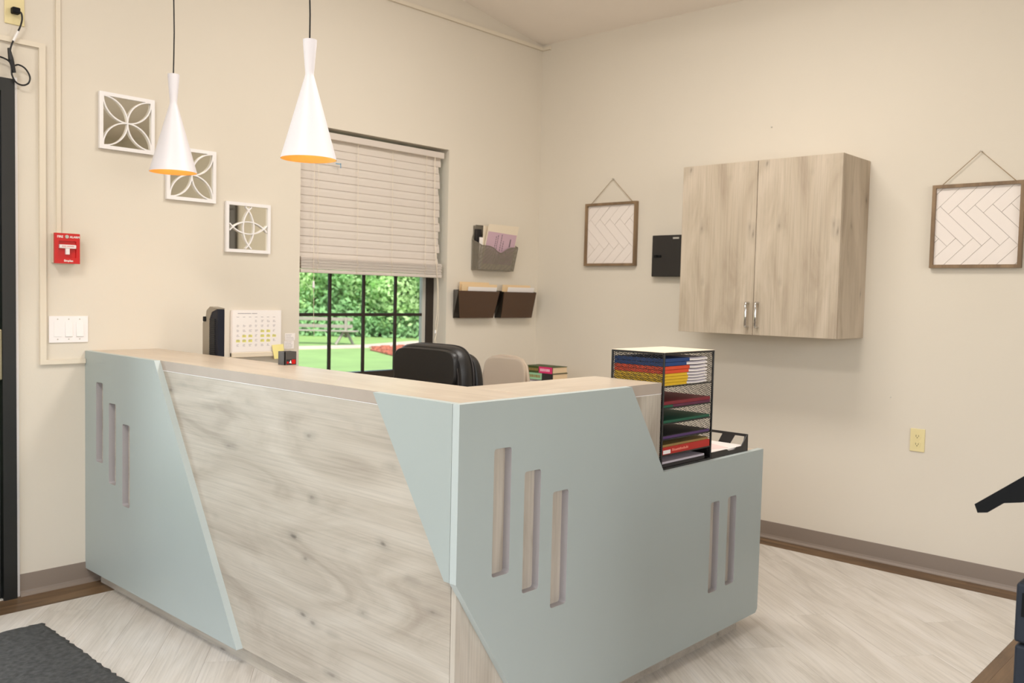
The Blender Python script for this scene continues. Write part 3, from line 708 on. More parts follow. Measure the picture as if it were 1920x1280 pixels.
part('bottom_rail', MB().bbox(bx0, bx1 + .002, .008, .060, 1.424, 1.443, .003), slat_m, bl)
for x in (-1.799, -1.535, -1.285, -1.025):
    part('ladder_cord', MB().tube([(x, .010, 2.152), (x, .007, 1.8), (x, .006, 1.50), (x + .006, .004, 1.475), (x - .006, .004, 1.46), (x, .006, 1.424)], .0011, 5).tube([(x + .004, .062, 2.152), (x + .004, .0635, 1.424)], .001, 5), jute_cord if False else cream_m, bl)
part('lift_cord', MB().tube([(-.962, .004, 2.152), (-.958, .003, 1.75), (-.93, .002, 1.43), (-.925, -.004, 1.30), (-.93, -.005, 1.2), (-.945, -.008, 1.14), (-.938, -.012, 1.08), (-.955, -.012, 1.04), (-.93, -.012, .98), (-.925, -.01, .93)], .0018, 6), cream_m, bl)
part('lift_cord', MB().tube([(-.925, -.002, 1.42), (-.915, -.002, 1.2), (-.93, -.006, 1.10), (-.95, -.014, 1.045), (-.925, -.014, 1.0), (-.915, -.01, .9)], .0018, 6), cream_m, bl)
part('cord_tassel', MB().lathe([(.001, 1.105), (.0045, 1.103), (.006, 1.085), (.001, 1.083)], -.945, -.009, 10), white_m, bl)
part('tilt_cord', MB().tube([(-1.83, .004, 2.152), (-1.829, .002, 1.5), (-1.826, 0, 1.2), (-1.822, 0, 1.08)], .0012, 5), cream_m, bl)
part('cord_tassel', MB().lathe([(.001, 1.38), (.0055, 1.377), (.007, 1.345), (.001, 1.34)], -1.829, 0, 10), white_m, bl)
part('blue_tag', MB().bbox(-1.690, -1.655, .004, .0055, 2.022, 2.027, .0005).bbox(-1.660, -1.655, .004, .0055, 2.003, 2.030, .0005), C('tag_blue', (110, 160, 190)), bl, label='tiny blue T-shaped tag')

# ------------------------------------------------------------------ wall file holders
# grey wire mesh pocket
mp_ = root('mesh_file_holder', (-.42, 0, 1.48), 0, 'grey wire mesh file pocket on the wall, above the two brown ones', 'file holder')
zb0 = 1.486; n = 18
def scoop(u):  # top edge height of the front sheet
    return 1.637 - .042 * (math.exp(-((u - .52) / .17) ** 2))
fr = MB(); u0, u1 = -.640, -.300; yb, yt = -.050, -.088
P = []
for i in range(n + 1):
    u = i / n; x = u0 + (u1 - u0) * u; P.append((x, yb, zb0)); P.append((x, yt - .002 * 0, scoop(u)))
fr.add(P, [(2 * i, 2 * i + 2, 2 * i + 3, 2 * i + 1) for i in range(n)])
part('mesh_front', fr, wire_grey, mp_)
part('mesh_sides', MB().add([(u0, -.002, zb0), (u0, yb, zb0), (u0, yt, 1.637), (u0, -.002, 1.675)], [(0, 1, 2, 3)]).add([(u1, -.002, zb0), (u1, yb, zb0), (u1, yt, 1.637), (u1, -.002, 1.675)], [(0, 1, 2, 3)]).add([(u0, -.002, zb0), (u0, yb, zb0), (u1, yb, zb0), (u1, -.002, zb0)], [(0, 1, 2, 3)]), wire_grey, mp_)
part('mesh_back', MB().box(u0 + .01, u1 - .01, -.004, -.002, zb0, 1.765), wire_grey, mp_)
rimm = MB(); rimm.tube([(u0, -.003, 1.675), (u0, yt, 1.640)] + [(u0 + (u1 - u0) * i / n, yt, scoop(i / n)) for i in range(n + 1)] + [(u1, yt, 1.640), (u1, -.003, 1.675)], .0028, 6)
for x in (u0, u1): rimm.tube([(x, yt, 1.637), (x, yb, zb0), (x, -.004, zb0)], .0028, 6)
rimm.tube([(u0, yb, zb0), (u1, yb, zb0)], .0028, 6)
rimm.tube([(u0, -.004, zb0), (u0, -.004, 1.68), (u0 + .03, -.004, 1.768), (u1 - .05, -.004, 1.768), (u1, -.004, 1.68), (u1, -.004, zb0)], .0028, 6)
part('rim', rimm, mat('grey_wire', (120, 112, 98), .4), mp_)
def leaning(name, x0, x1, zb_, zt_, yb_, yt_, th, m_, label, cat, skew=0, grp=None, extra=None):
    m = MB(); m.add([(x0, yb_, zb_), (x1, yb_, zb_), (x1 + skew, yt_, zt_), (x0 + skew, yt_, zt_), (x0, yb_ + th, zb_), (x1, yb_ + th, zb_), (x1 + skew, yt_ + th, zt_), (x0 + skew, yt_ + th, zt_)],
                   [(0, 1, 2, 3), (7, 6, 5, 4), (0, 4, 5, 1), (1, 5, 6, 2), (2, 6, 7, 3), (3, 7, 4, 0)])
    return tag(part(name, m, m_), label, cat, grp)
bk_ = leaning('binder', -.625, -.585, 1.49, 1.742, -.03, -.03, .02, f_dark, 'black binder standing behind the papers in the mesh pocket', 'binder')
leaning('paper_sheaf', -.618, -.585, 1.49, 1.69, -.045, -.05, .004, paper_m, 'white paper sheaf at the left end of the mesh pocket', 'paper')
leaning('manila_folder', -.590, -.33, 1.49, 1.765, -.046, -.058, .006, cream_m, 'cream folder standing behind the lilac booklet in the mesh pocket', 'folder')
lb = leaning('lilac_booklet', -.600, -.320, 1.491, 1.775, -.044, -.094, .005, cream_m, 'cream booklet with a lilac cover sheet leaning in the mesh pocket', 'booklet', .02)
def lean_pt(u, v, off=.0008):  # on the booklet front
    t = v; return (-.600 + .28 * u + .02 * t, -.044 - .05 * t - off, 1.491 + .284 * t)
mm = MB(); mm.add([lean_pt(.02, .12), lean_pt(.98, .12), lean_pt(.98, .80), lean_pt(.02, .84)], [(0, 1, 2, 3)]); part('cover_sheet', mm, lilac_m, lb)
mm = MB()
for k, (u, a, b) in enumerate([(.30, .30, .72), (.36, .25, .78), (.48, .25, .78), (.56, .42, .66)]):
    v = a
    while v < b:
        l = random.uniform(.02, .05); mm.add([lean_pt(u, v, .0014), lean_pt(u + .02, v, .0014), lean_pt(u + .02, v + l, .0014), lean_pt(u, v + l, .0014)], [(0, 1, 2, 3)]); v += l + .015
mm.add([lean_pt(.78, .52, .0014), lean_pt(.81, .52, .0014), lean_pt(.81, .70, .0014), lean_pt(.78, .70, .0014)], [(0, 1, 2, 3)])
part('print_lines', mm, ink_m, lb, kind='stuff')

def brown_pocket(x0, x1, fx0, fx1, label):
    r_ = root('brown_file_holder', ((x0 + x1) / 2, 0, 1.175), 0, label, 'file holder', 'brown wall file pockets')
    z0, z1 = 1.178, 1.349; yb_, yt_ = -.05, -.10; t = .003
    def sheet(pts, n_=(0, 0, 0)):
        q = [Vector(p) for p in pts]; nn = Vector(n_); return MB().add(q + [p + nn for p in q], [(0, 1, 2, 3), (7, 6, 5, 4), (0, 4, 5, 1), (1, 5, 6, 2), (2, 6, 7, 3), (3, 7, 4, 0)])
    xb0, xb1 = x0 + .012, x1 - .075
    part('front_panel', sheet([(xb0, yb_, z0), (xb1, yb_, z0), (fx1, yt_, z1), (fx0, yt_, z1)], (0, t, 0)), brown_m, r_)
    part('side_panel', sheet([(x0, -.001, z0), (xb0, yb_ + t, z0), (fx0, yt_ + t, z1), (x0, -.001, z1 + .005)], (.003, 0, 0)), smoke_m, r_)
    part('side_panel', sheet([(x1 - .065, -.001, z0), (xb1, yb_ + t, z0), (fx1, yt_ + t, z1), (x1, -.001, z1 + .005)], (-.003, 0, 0)), smoke_m, r_)
    part('bottom_panel', MB().box(x0 + .003, xb1, yb_ + t, -.001, z0, z0 + .003), smoke_m, r_)
    part('back_panel', MB().box(x0 + .003, x1 - .06, -.003, -.0005, z0, z1 + .006), smoke_m, r_)
brown_pocket(-.792, -.405, -.842, -.476, 'brown plastic wall file pocket with manila folders, nearer the window')
brown_pocket(-.417, -.03, -.434, -.117, 'brown plastic wall file pocket nearer the room corner')
leaning('manila_folder', -.77, -.46, 1.185, 1.392, -.030, -.070, .004, manila_m, 'orange-tan manila folder in the brown pocket nearer the window', 'folder', -.01)
leaning('manila_folder', -.76, -.50, 1.185, 1.405, -.020, -.036, .004, manila_m, 'taller manila folder at the back of the brown pocket nearer the window', 'folder', -.01)
leaning('paper_sheaf', -.735, -.48, 1.185, 1.375, -.040, -.084, .004, paper_m, 'white papers in front of the folders in the brown pocket nearer the window', 'paper', -.005)
leaning('manila_folder', -.40, -.13, 1.185, 1.395, -.030, -.055, .004, manila_m, 'manila folder in the brown pocket nearer the corner', 'folder', .0)
leaning('paper_sheaf', -.375, -.12, 1.185, 1.380, -.040, -.082, .004, paper_m, 'white papers in the brown pocket nearer the corner', 'paper', .0)

# ------------------------------------------------------------------ calendar, note, slips on the window wall
ca = root('wall_calendar', (-2.18, 0, .985), 0, 'white calendar sheet with yellow highlighted days on a pale board', 'calendar')
part('backing_board', MB().bbox(-2.322, -2.036, -.016, -.001, .986, 1.222, .002), chev_m, ca)
sh_ = part('sheet', MB().box(-2.316, -2.040, -.0172, -.0162, 1.012, 1.221), paper_m, ca)
part('ledge', MB().bbox(-2.322, -2.036, -.024, -.001, .984, 1.008, .002), cream_m, ca)
mm = MB(); x0, x1, z1 = -2.306, -2.052, 1.192
rw_ = random.Random(4)
for r in range(6):
    for c in range(7):
        if r == 0 and c < 3 or r == 5 and c > 5: continue
        x = x0 + .010 + c * .0345; z = z1 - .022 - r * .0245
        for k in range(3):
            xx = x + rw_.uniform(0, .002); mm.box(xx, xx + rw_.uniform(.008, .017), -.0176, -.0172, z - k * .0042, z - k * .0042 + .0016)
for c in range(7): mm.box(x0 + .010 + c * .0345, x0 + .024 + c * .0345, -.0176, -.0172, z1 - .006, z1 - .004)
mm.box(-2.29, -2.215, -.0176, -.0172, 1.203, 1.2065).box(-2.21, -2.18, -.0176, -.0172, 1.203, 1.2065)
part('print', mm, grey_ink_m, sh_, kind='stuff')
mm = MB()
for r, c in ((2, 4), (2, 5), (3, 1), (3, 2), (3, 4), (3, 5), (3, 6), (4, 0), (4, 1), (4, 2), (4, 4), (4, 5)):
    x = x0 + .008 + c * .0345; z = z1 - .022 - r * .0245 - .018 + .006; mm.box(x, x + .022, -.01725, -.0172, z, z + .012)
part('highlights', mm, highlight_m, sh_, kind='stuff')
tag(part('sticky_note', MB().add([(-2.098, -.0245, 1.042), (-2.03, -.0245, 1.046), (-2.026, -.034, .972), (-2.088, -.034, .970), (-2.098, -.0255, 1.042), (-2.03, -.0255, 1.046), (-2.026, -.035, .972), (-2.088, -.035, .970)], [(0, 1, 2, 3), (7, 6, 5, 4), (0, 4, 5, 1), (1, 5, 6, 2), (2, 6, 7, 3), (3, 7, 4, 0)]), yellow_note_m), 'pale yellow sticky note on the lower right corner of the calendar', 'note')
def slip(x0, x1, z0, z1, label):
    o = tag(part('paper_slip', MB().box(x0, x1, -.003, -.0008, z0, z1), paper_m), label, 'paper', 'paper slips by the window')
    mm = MB(); z = z1 - .008
    while z > z0 + .004:
        mm.box(x0 + .004, x0 + (x1 - x0) * random.uniform(.6, .9), -.0034, -.003, z, z + .0018); z -= .0075
    part('print', mm, grey_ink_m, o, kind='stuff')
slip(-2.006, -1.944, 1.063, 1.100, 'small white printed slip by the window edge, upper of two')
slip(-2.010, -1.950, 1.018, 1.061, 'small white printed slip by the window edge, lower of two')

# ------------------------------------------------------------------ things on and behind the counter
ap = root('desktop_appliance', (-2.60, -.35, HL), 0, 'upright black and silver desk appliance with a louvred side, left of the calendar', 'appliance')
part('body', MB().prism([(-.410, HL), (-.345, HL), (-.345, 1.19), (-.365, 1.222), (-.410, 1.238)], 0, -2.618, -2.585), navy_m, ap)
part('silver_shell', MB().prism([(-.345, HL), (-.288, HL), (-.286, 1.17), (-.302, 1.190), (-.312, 1.196), (-.320, 1.228), (-.350, 1.246), (-.412, 1.2395), (-.412, 1.236), (-.365, 1.222), (-.345, 1.19)], 0, -2.621, -2.583), silver_m, ap)
part('latch', MB().bbox(-2.625, -2.60, -.318, -.292, 1.178, 1.200, .003), copier_blk, ap)
mm = MB()
for i in range(52):
    z = HL + .02 + i * .0085
    if z < 1.19: mm.box(-2.6235, -2.6175, -.395 , -.350, z, z + .0045)
part('louvres', mm, louver_m, ap, kind='stuff')
part('front_face', MB().bbox(-2.6175, -2.585, -.4145, -.4102, HL + .003, 1.234, .001), navy_m, ap)

cbx = root('card_holder', (-2.68, -1.075, H), 0, 'small dark grey card box with a red and white card, on the counter edge', 'card holder')
part('box', MB().bbox(-2.722, -2.716, -1.103, -1.06, H, H + .052, .001).bbox(-2.722, -2.668, -1.103, -1.099, H, H + .052, .001).bbox(-2.672, -2.668, -1.099, -1.06, H, H + .052, .001).bbox(-2.722, -2.668, -1.064, -1.060, H, H + .052, .001).box(-2.718, -2.67, -1.1, -1.062, H, H + .040), mat('dark_grey_plastic', (78, 74, 70), .4), cbx)
cd = part('card', MB().box(-2.713, -2.672, -1.1045, -1.1032, H + .003, H + .022), f_dark, cbx)
part('card_print', MB().box(-2.690, -2.673, -1.1052, -1.1046, H + .004, H + .021).box(-2.712, -2.704, -1.1052, -1.1046, H + .006, H + .014), red_m, cd)
part('card_mark', MB().prism([(-2.702, H + .008), (-2.691, H + .006), (-2.695, H + .019)], 1, -1.1056, -1.1046), white_m, cd)
tag(part('loose_papers', MB().bbox(-2.66, -2.45, -1.0, -.72, HL + .0, HL + .012, .001), paper_m), 'white papers on the work surface below the calendar', 'paper')

# office chair
och = root('office_chair', (-1.86, -1.14, 0), 0, 'black leather office chair with padded back showing above the desk', 'chair')
def loft(sections, axis_n=24):
    pass
def cushion(w, h, t, r, seg=10):
    """rounded pad in local yz, thickness along x, centred"""
    m = MB(); vs = []; nu = 28; lay = [(-.5, .86), (-.46, .93), (-.3, .985), (0, 1), (.3, .985), (.46, .93), (.5, .86)]
    for tx, sc in lay:
        for k in range(nu * 4):
            a = 2 * PI * k / (nu * 4); ca, sa = math.cos(a), math.sin(a); e = .38
            y = (abs(ca) ** e) * math.copysign(1, ca) * w / 2; z = (abs(sa) ** e) * math.copysign(1, sa) * h / 2
            ins = (1 - sc) * .5 * min(w, h) * .55
            y -= math.copysign(min(abs(y), ins), y); z -= math.copysign(min(abs(z), ins), z)
            vs.append((tx * t, y, z))
    N_ = nu * 4; f = []
    for i in range(len(lay) - 1):
        for k in range(N_): f.append((i * N_ + k, i * N_ + (k + 1) % N_, (i + 1) * N_ + (k + 1) % N_, (i + 1) * N_ + k))
    f += [tuple(range(N_))[::-1], tuple((len(lay) - 1) * N_ + k for k in range(N_))]
    return m.add(vs, f)
def bend(mb_, amt, z0):
    mb_.v = [(x + amt * (y * y) * -1 + (.5 * (z - z0) ** 2 * -.3 if z > z0 else 0), y, z) for x, y, z in mb_.v]; return mb_
TB = lambda x, z: Matrix.Translation((x, 0, z))
part('backrest_pad', bend(cushion(.47, .70, .085, .1).xf(TB(-.115, .755)), .25, .95), leather_m, och, world=False, smooth=True)
part('backrest_shell', bend(cushion(.49, .68, .05, .1).xf(TB(-.055, .735)), .25, .95), leather_m, och, world=False, smooth=True)
part('headrest_roll', bend(cushion(.40, .17, .11, .1).xf(TB(-.122, 1.005)), .25, .95), leather_m, och, world=False, smooth=True)
for s, xo in ((.968, -.160), (.968, -.078), (1.0, -.09)):
    m_ = MB(); N_ = 80; pts = []
    for k in range(N_):
        a = 2 * PI * k / N_; ca, sa = math.cos(a), math.sin(a); y = (abs(ca) ** .38) * math.copysign(1, ca) * .235 * s; z = .755 + (abs(sa) ** .38) * math.copysign(1, sa) * .35 * s
        if xo < -.15: y *= .93; z = .755 + (z - .755) * .955
        pts.append((xo, y, z))
    m_.tube(pts, .0022, 5, closed=True); part('seam', bend(m_, .25, .95), seam_m, och, world=False)
seat_ = cushion(.50, .50, .10, .1).xf(Matrix.Translation((-.30, 0, .47)) @ Matrix.Rotation(PI / 2, 4, 'Y'))
part('seat', seat_, leather_m, och, world=False, smooth=True)
for s in (-1, 1): part('armrest', MB().tube([(-.08, .26 * s, .50), (-.10, .29 * s, .68), (-.2, .29 * s, .70), (-.36, .29 * s, .69), (-.42, .27 * s, .50)], [.02, .024, .03, .026, .02], 10), leather_m, och, world=False, smooth=True)
part('gas_stem', MB().tube([(-.3, 0, .08), (-.3, 0, .43)], .028, 14), black_m, och, world=False, smooth=True)
for k in range(5):
    a = 2 * PI * k / 5 + .3; x, y = -.3 + .3 * math.cos(a), .3 * math.sin(a)
    l_ = part('base_arm', MB().tube([(-.3, 0, .10), (x, y, .075)], [.028, .018], 8), black_m, och, world=False)
    part('caster', MB().disc((x - .012 * math.sin(a), y + .012 * math.cos(a), .028), (math.sin(a), -math.cos(a), 0), .028, .024, 16), copier_blk, och, world=False)

# beige stacking chair
bc = root('folding_chair', (-.72, -.585, 0), 0, 'beige plastic chair with a rounded back between office chair and books', 'chair')
part('backrest', bend(cushion(.33, .40, .022, .1).xf(TB(-.20, .775)), .5, 2), beigeplastic_m, bc, world=False, smooth=True)
m_ = MB(); pts = [(-.17, -.165, .30), (-.187, -.172, .6), (-.187, -.172, .86), (-.187, -.155, .93), (-.187, -.12, .962), (-.187, -.06, .975), (-.187, 0, .977), (-.187, .06, .975), (-.187, .12, .962), (-.187, .155, .93), (-.187, .172, .86), (-.187, .172, .6), (-.17, .165, .30)]
part('back_frame', bend(m_.tube(pts, .011, 8), .5, 2), beigeplastic_m, bc, world=False, smooth=True)
part('seat', MB().bbox(-.19, .21, -.20, .20, .43, .455, .01, 3), beigeplastic_m, bc, world=False, smooth=True)
for sx, sy in ((-1, -1), (-1, 1), (1, -1), (1, 1)):
    part('leg', MB().tube([(.01 + .16 * sx, .18 * sy, .43), (.01 + .22 * sx, .20 * sy, .011)], .011, 8), beigeplastic_m, bc, world=False)

# low table in the corner with books
tb = root('side_table', (-.40, -.36, 0), 0, 'pale low table in the room corner under the books', 'table')
part('tabletop', MB().bbox(-.47, -.02, -.72, -.02, .70, .725, .003), top_x, tb)
for x in (-.45, -.045):
    for y in (-.70, -.045): part('leg', MB().box(x - .015, x + .015, y - .015, y + .015, 0, .70), black_m, tb)
def book(x, y, z, wx, wy, t, cov_, label, spine=None, rz=0, nm='book'):
    """spine on the -x side"""
    r_ = root(nm, (x, y, z), rz, label, 'book', 'books stacked in the corner')
    part('pages', MB().box(.004, wx - .003, -wy + .003, -.003, .003, t - .003), f_page, r_, world=False)
    part('cover', MB().box(0, wx, -wy, 0, 0, .0028).box(0, wx, -wy, 0, t - .0028, t).box(0, .0035, -wy, 0, .0028, t - .0028), cov_, r_, world=False)
    for k, (a, b, m2) in enumerate(spine or []):
        part('spine_band', MB().box(-.0008, 0, -b * wy, -a * wy, .001, t - .001), m2, r_, world=False)
    return r_
bz = .725
b3 = book(-.335, -.27, bz, .13, .19, .040, f_dark, 'dark plum book at the bottom of the corner stack', [(.3, .75, C('plum', (110, 40, 80)))])
b4 = book(-.345, -.25, bz + .040, .13, .20, .030, C('white_cover', (210, 200, 205)), 'white and dark book under the mint one in the corner stack', [(.55, .95, f_dark)])
b2 = book(-.360, -.228, bz + .0702, .152, .236, .043, f_dark, 'dark book with a mint spine label, second from top of the corner stack', [(0.01, .62, f_mint)])
b1 = book(-.360, -.226, bz + .1134, .148, .236, .042, f_olive, 'green and pink book on top of the corner stack', [(.52, .99, f_pink)])
def ticks(par, u0, u1, t, m_, seed):
    rr = random.Random(seed); mm = MB(); u = u0
    while u < u1:
        d = rr.uniform(.006, .012); mm.box(-.0015, -.0008, -u - d, -u, t * .3, t * .7); u += d + .004
    part('spine_print', mm, m_, par, world=False, kind='stuff')
ticks(b1, .012, .11, .042, f_tan, 1); ticks(b1, .135, .215, .042, C('pale_pink', (240, 190, 210)), 2); ticks(b2, .012, .13, .043, f_tan, 3)
tag(part('paper_pile', MB().bbox(-.46, -.352, -.50, -.26, bz, bz + .058, .002), paper_m), 'white paper pile beside the corner books, behind the beige chair', 'paper')

# ------------------------------------------------------------------ literature organiser
ox0, ox1, oy0, oy1, oz0, oz1 = -2.034, -1.697, -2.368, -2.142, HL, 1.142
og = root('desk_organizer', ((ox0 + ox1) / 2, (oy0 + oy1) / 2, HL), 0, 'tall black wire mesh literature sorter standing on the low counter', 'organizer')
fr = MB(); q = .0035
for x in (ox0 + q, ox1 - q):
    for y in (oy0 + q, oy1 - q): fr.bbox(x - q, x + q, y - q, y + q, oz0, oz1, .0015, 1)
for z in (oz0 + q, oz1 - q):
    for y in (oy0 + q, oy1 - q): fr.box(ox0 + 2 * q, ox1 - 2 * q, y - q, y + q, z - q, z + q)
    for x in (ox0 + q, ox1 - q): fr.box(x - q, x + q, oy0 + 2 * q, oy1 - 2 * q, z - q, z + q)
part('frame', fr, black_m, og)
part('side_mesh', MB().box(ox0 + .003, ox0 + .0038, oy0 + .007, oy1 - .007, oz0 + .007, oz1 - .007), wire_blk, og)
part('side_mesh', MB().box(ox1 - .0038, ox1 - .003, oy0 + .007, oy1 - .007, oz0 + .007, oz1 - .007), wire_blk, og)
part('back_mesh', MB().box(ox0 + .007, ox1 - .007, oy1 - .0038, oy1 - .003, oz0 + .007, oz1 - .007), wire_blk, og)
part('top_panel', MB().box(ox0 + .001, ox1 - .001, oy0 + .001, oy1 - .001, oz1, oz1 + .0015), cream_m, og, label='cream board lid')
shz = [.785, .840, .895, .949, 1.003 + .022]
for z in shz:
    s_ = part('shelf', MB().box(ox0 + .007, ox1 - .007, oy0 + .006, oy1 - .006, z - .0012, z), wire_blk, og)
    part('shelf_lip', MB().box(ox0 + .007, ox1 - .007, oy0 + .002, oy0 + .0045, z - .004, z + .001), black_m, s_)
def folder(z, t, m_, label, papers=True, dx=0., grp='coloured folders in the sorter', cw=.165, dip=.004):
    r_ = root('file_folder', (ox0 + .012, oy0 + .012, z), 0, label, 'folder', grp)
    L = .300; D = .208; n_ = 16
    def sh(x0, x1, z0, z1, y0, m__, nm, dipf=0):
        mb_ = MB(); P = []
        for i in range(n_ + 1):
            x = x0 + (x1 - x0) * i / n_; u = (x - .15) / .15; dz = -dipf * math.sin(max(0, min(1, u)) * PI) ** 2 + dipf * .9 * max(0, u - .55)
            P += [(x, y0, z0 + dz), (x, D, z0 + dz), (x, D, z1 + dz), (x, y0, z1 + dz)]
        F_ = [(0, 1, 2, 3), (4 * n_ + 3, 4 * n_ + 2, 4 * n_ + 1, 4 * n_)]
        for i in range(n_):
            a = 4 * i; F_ += [(a, a + 4, a + 5, a + 1), (a + 1, a + 5, a + 6, a + 2), (a + 2, a + 6, a + 7, a + 3), (a + 3, a + 7, a + 4, a)]
        part(nm, mb_.add(P, F_), m__, r_, world=False)
    sh(dx, cw + dx, 0, t * .92, 0, m_, 'cover')
    if papers:
        sh(cw + dx + .0005, L, t * .1, t * .55, .004, paper_m, 'papers', dip * .5); sh(cw + dx + .0005, L - .006, t * .55, t * .85, .008, lilac_grey, 'papers', dip * .5)
    return r_
lilac_grey = mat('grey_paper', (190, 182, 190), .8)
z = 1.0255
for i in range(4):
    folder(z, .0102, f_yellow, ['yellow folder at the bottom of the sorter top bay', 'yellow folder second from the bottom in the top bay', 'yellow folder third from the bottom in the top bay', 'yellow folder directly below the orange ones'][i], dx=.001 * (i % 2), cw=.155 + .004 * (i % 3)); z += .0106
for i in range(2):
    folder(z, .0125, f_orange, ['orange folder lying on the yellow folders', 'upper orange folder just below the blue ones'][i], cw=.166 + .006 * i); z += .0129
for i in range(2):
    folder(z, .0135, f_blue, ['blue folder lying on the orange folders', 'topmost blue folder in the sorter'][i], cw=.15 + .02 * i, dip=.003); z += .0139
def sheetitem(z, t, m_, label, nm='file_folder', cat='folder', L=.312, tilt_=0, y0=.004):
    o = tag(part(nm, MB().bbox(ox0 + .010, ox0 + .010 + L, oy0 + y0, oy1 - .02, z, z + t, min(.0012, t * .3), 1), m_), label, cat, 'items on the lower sorter shelves'); return o
sheetitem(.9492, .010, f_green, 'dark green folder under the burgundy one in the sorter', L=.06)
sheetitem(.9595, .012, f_burg, 'burgundy folder in the sorter below the yellow folders')
sheetitem(.9492, .010, C('folder_plum', (92, 34, 62)), 'plum folder beside the green one in the sorter', L=.25).location.x += .062
sheetitem(.8952, .010, f_green, 'green folder alone on its sorter shelf')
sheetitem(.8402, .010, f_purple, 'purple folder with white sheets on its sorter shelf')
sheetitem(.8504, .002, f_dark, 'thin dark sheet on the purple folder', 'sheet', 'paper', L=.30)
rb = root('red_book', (ox0 + .01, oy0 + .003, .7855), 0, 'thick red book lying on the lowest sorter shelf', 'book')
part('cover', MB().box(0, .315, 0, .20, 0, .003).box(0, .315, 0, .004, .003, .023).box(0, .315, 0, .20, .023, .026), f_red, rb, world=False)
part('pages', MB().box(.003, .312, .004, .197, .003, .023), f_page, rb, world=False)
part('tan_board', MB().box(.0, .31, .004, .2, .0262, .034), f_tan, rb, world=False, label='tan board lying on the cover')
part('spine_label', MB().box(.004, .05, -.0006, 0, .003, .016), white_m, rb, world=False)
mm = MB(); rr = random.Random(8); x = .062
while x < .165:
    d = rr.uniform(.004, .008); mm.box(x, x + d, -.0006, 0, .009, .016 + rr.uniform(-.002, .002)); x += d + .003
part('spine_print', mm, C('pale_red', (226, 140, 120)), rb, world=False, kind='stuff')
tag(part('dark_notebook', MB().bbox(ox0 + .012, ox0 + .30, oy0 + .006, oy1 - .03, .7402, .752, .001), f_dark), 'dark notebook lying in the bottom of the sorter', 'notebook')
tag(part('grey_sheaf', MB().bbox(ox0 + .014, ox0 + .30, oy0 + .008, oy1 - .03, .7522, .760, .001), lilac_grey), 'grey sheaf of paper on the dark notebook in the sorter', 'paper')

# letter tray
tx0, tx1, ty0, ty1 = -1.692, -1.412, -2.366, -2.06
lt = root('letter_tray', ((tx0 + tx1) / 2, (ty0 + ty1) / 2, HL), 0, 'black letter tray on the low counter beside the wire sorter', 'tray')
part('tray_base', MB().box(tx0, tx1, ty0, ty1, HL, HL + .004), keybox_m, lt)
part('tray_front', MB().prism([(tx0, HL + .004), (tx1, HL + .004), (tx1, HL + .066), (tx1 - .012, HL + .060), (tx1 - .05, HL + .024), (tx1 - .085, HL + .024), (tx1 - .10, HL + .016), (tx1 - .15, HL + .016), (tx1 - .165, HL + .024), (tx0, HL + .024)], 1, ty0, ty0 + .004), keybox_m, lt)
part('tray_side', holed([(-ty1, HL), (-ty0, HL), (-ty0, HL + .066), (-ty1, HL + .066)], [[(2.285, HL + .012), (2.343, HL + .014), (2.352, HL + .056), (2.310, HL + .056)], [(2.14, HL + .012), (2.232, HL + .012), (2.254, HL + .056), (2.14, HL + .056)]], .004, FX(tx1 - .002, 0, 0), 0), keybox_m, lt)
part('tray_side', MB().box(tx0, tx0 + .004, ty0 + .004, ty1 - .004, HL + .004, HL + .066), keybox_m, lt)
part('tray_back', MB().box(tx0, tx1 - .004, ty1 - .004, ty1, HL + .004, HL + .066), keybox_m, lt)
tag(part('paper_stack', MB().bbox(tx0 + .008, tx1 - .010, ty0 + .010, ty1 - .012, HL + .0042, HL + .022, .001), paper_m), 'stack of white paper lying in the black letter tray', 'paper')
tag(part('loose_sheet', MB().xf(Matrix.Identity(4)).prism([(tx0 + .06, ty0 + .05), (tx0 + .16, ty0 + .02), (tx0 + .21, ty0 + .16), (tx0 + .11, ty0 + .2)], 2, HL + .0221, HL + .0235), C('pinkish_paper', (238, 214, 210))), 'pale pink sheet on top of the papers in the letter tray', 'paper')

# ------------------------------------------------------------------ wall cabinet
cab = root('wall_cabinet', (-.17, -1.806, 1.149), 0, 'pale wood two-door wall cabinet hung on the right wall', 'cabinet')
cy0, cy1, cz0, cz1, cd_ = -2.257, -1.356, 1.149, 2.0585, .340
part('carcass', MB().bbox(-cd_ + .021, 0, cy0, cy1, cz0, cz1, .001, 1), cab_z, cab)
for y0, y1, s in ((cy0, -1.8075, -1), (-1.8055, cy1, 1)):
    dr_ = part('door', MB().bbox(-cd_, -cd_ + .0195, y0 + .0005, y1 - .0005, cz0, cz1, .001, 1), cab_z, cab)
    hy = -1.8065 + s * .028
    part('handle', MB().tube([(-cd_, hy, 1.318), (-cd_ - .026, hy, 1.318), (-cd_ - .031, hy, 1.312), (-cd_ - .028, hy, 1.25), (-cd_ - .031, hy, 1.198), (-cd_ - .026, hy, 1.192), (-cd_, hy, 1.192)], [.007, .006, .0062, .0052, .0062, .006, .007], 10), chrome_m, dr_, smooth=True)

# key box
kb = root('key_box', (-.035, -1.11, 1.461), 0, 'black key lock box on the right wall, half behind the cabinet', 'key box')
part('body', MB().bbox(-.030, 0, -1.215, -.962, 1.462, 1.712, .006, 3), keybox_m, kb)
dk = part('door', MB().bbox(-.040, -.0305, -1.215, -.962, 1.462, 1.712, .004, 3), keybox_m, kb)
part('lock', MB().bbox(-.048, -.0402, -1.03, -.982, 1.578, 1.592, .002).disc((-.048, -1.0, 1.585), (-1, 0, 0), .008, .006, 14), copier_blk, dk)
part('nameplate', MB().box(-.0408, -.0402, -1.152, -1.110, 1.688, 1.698), lightgrey_m, dk)

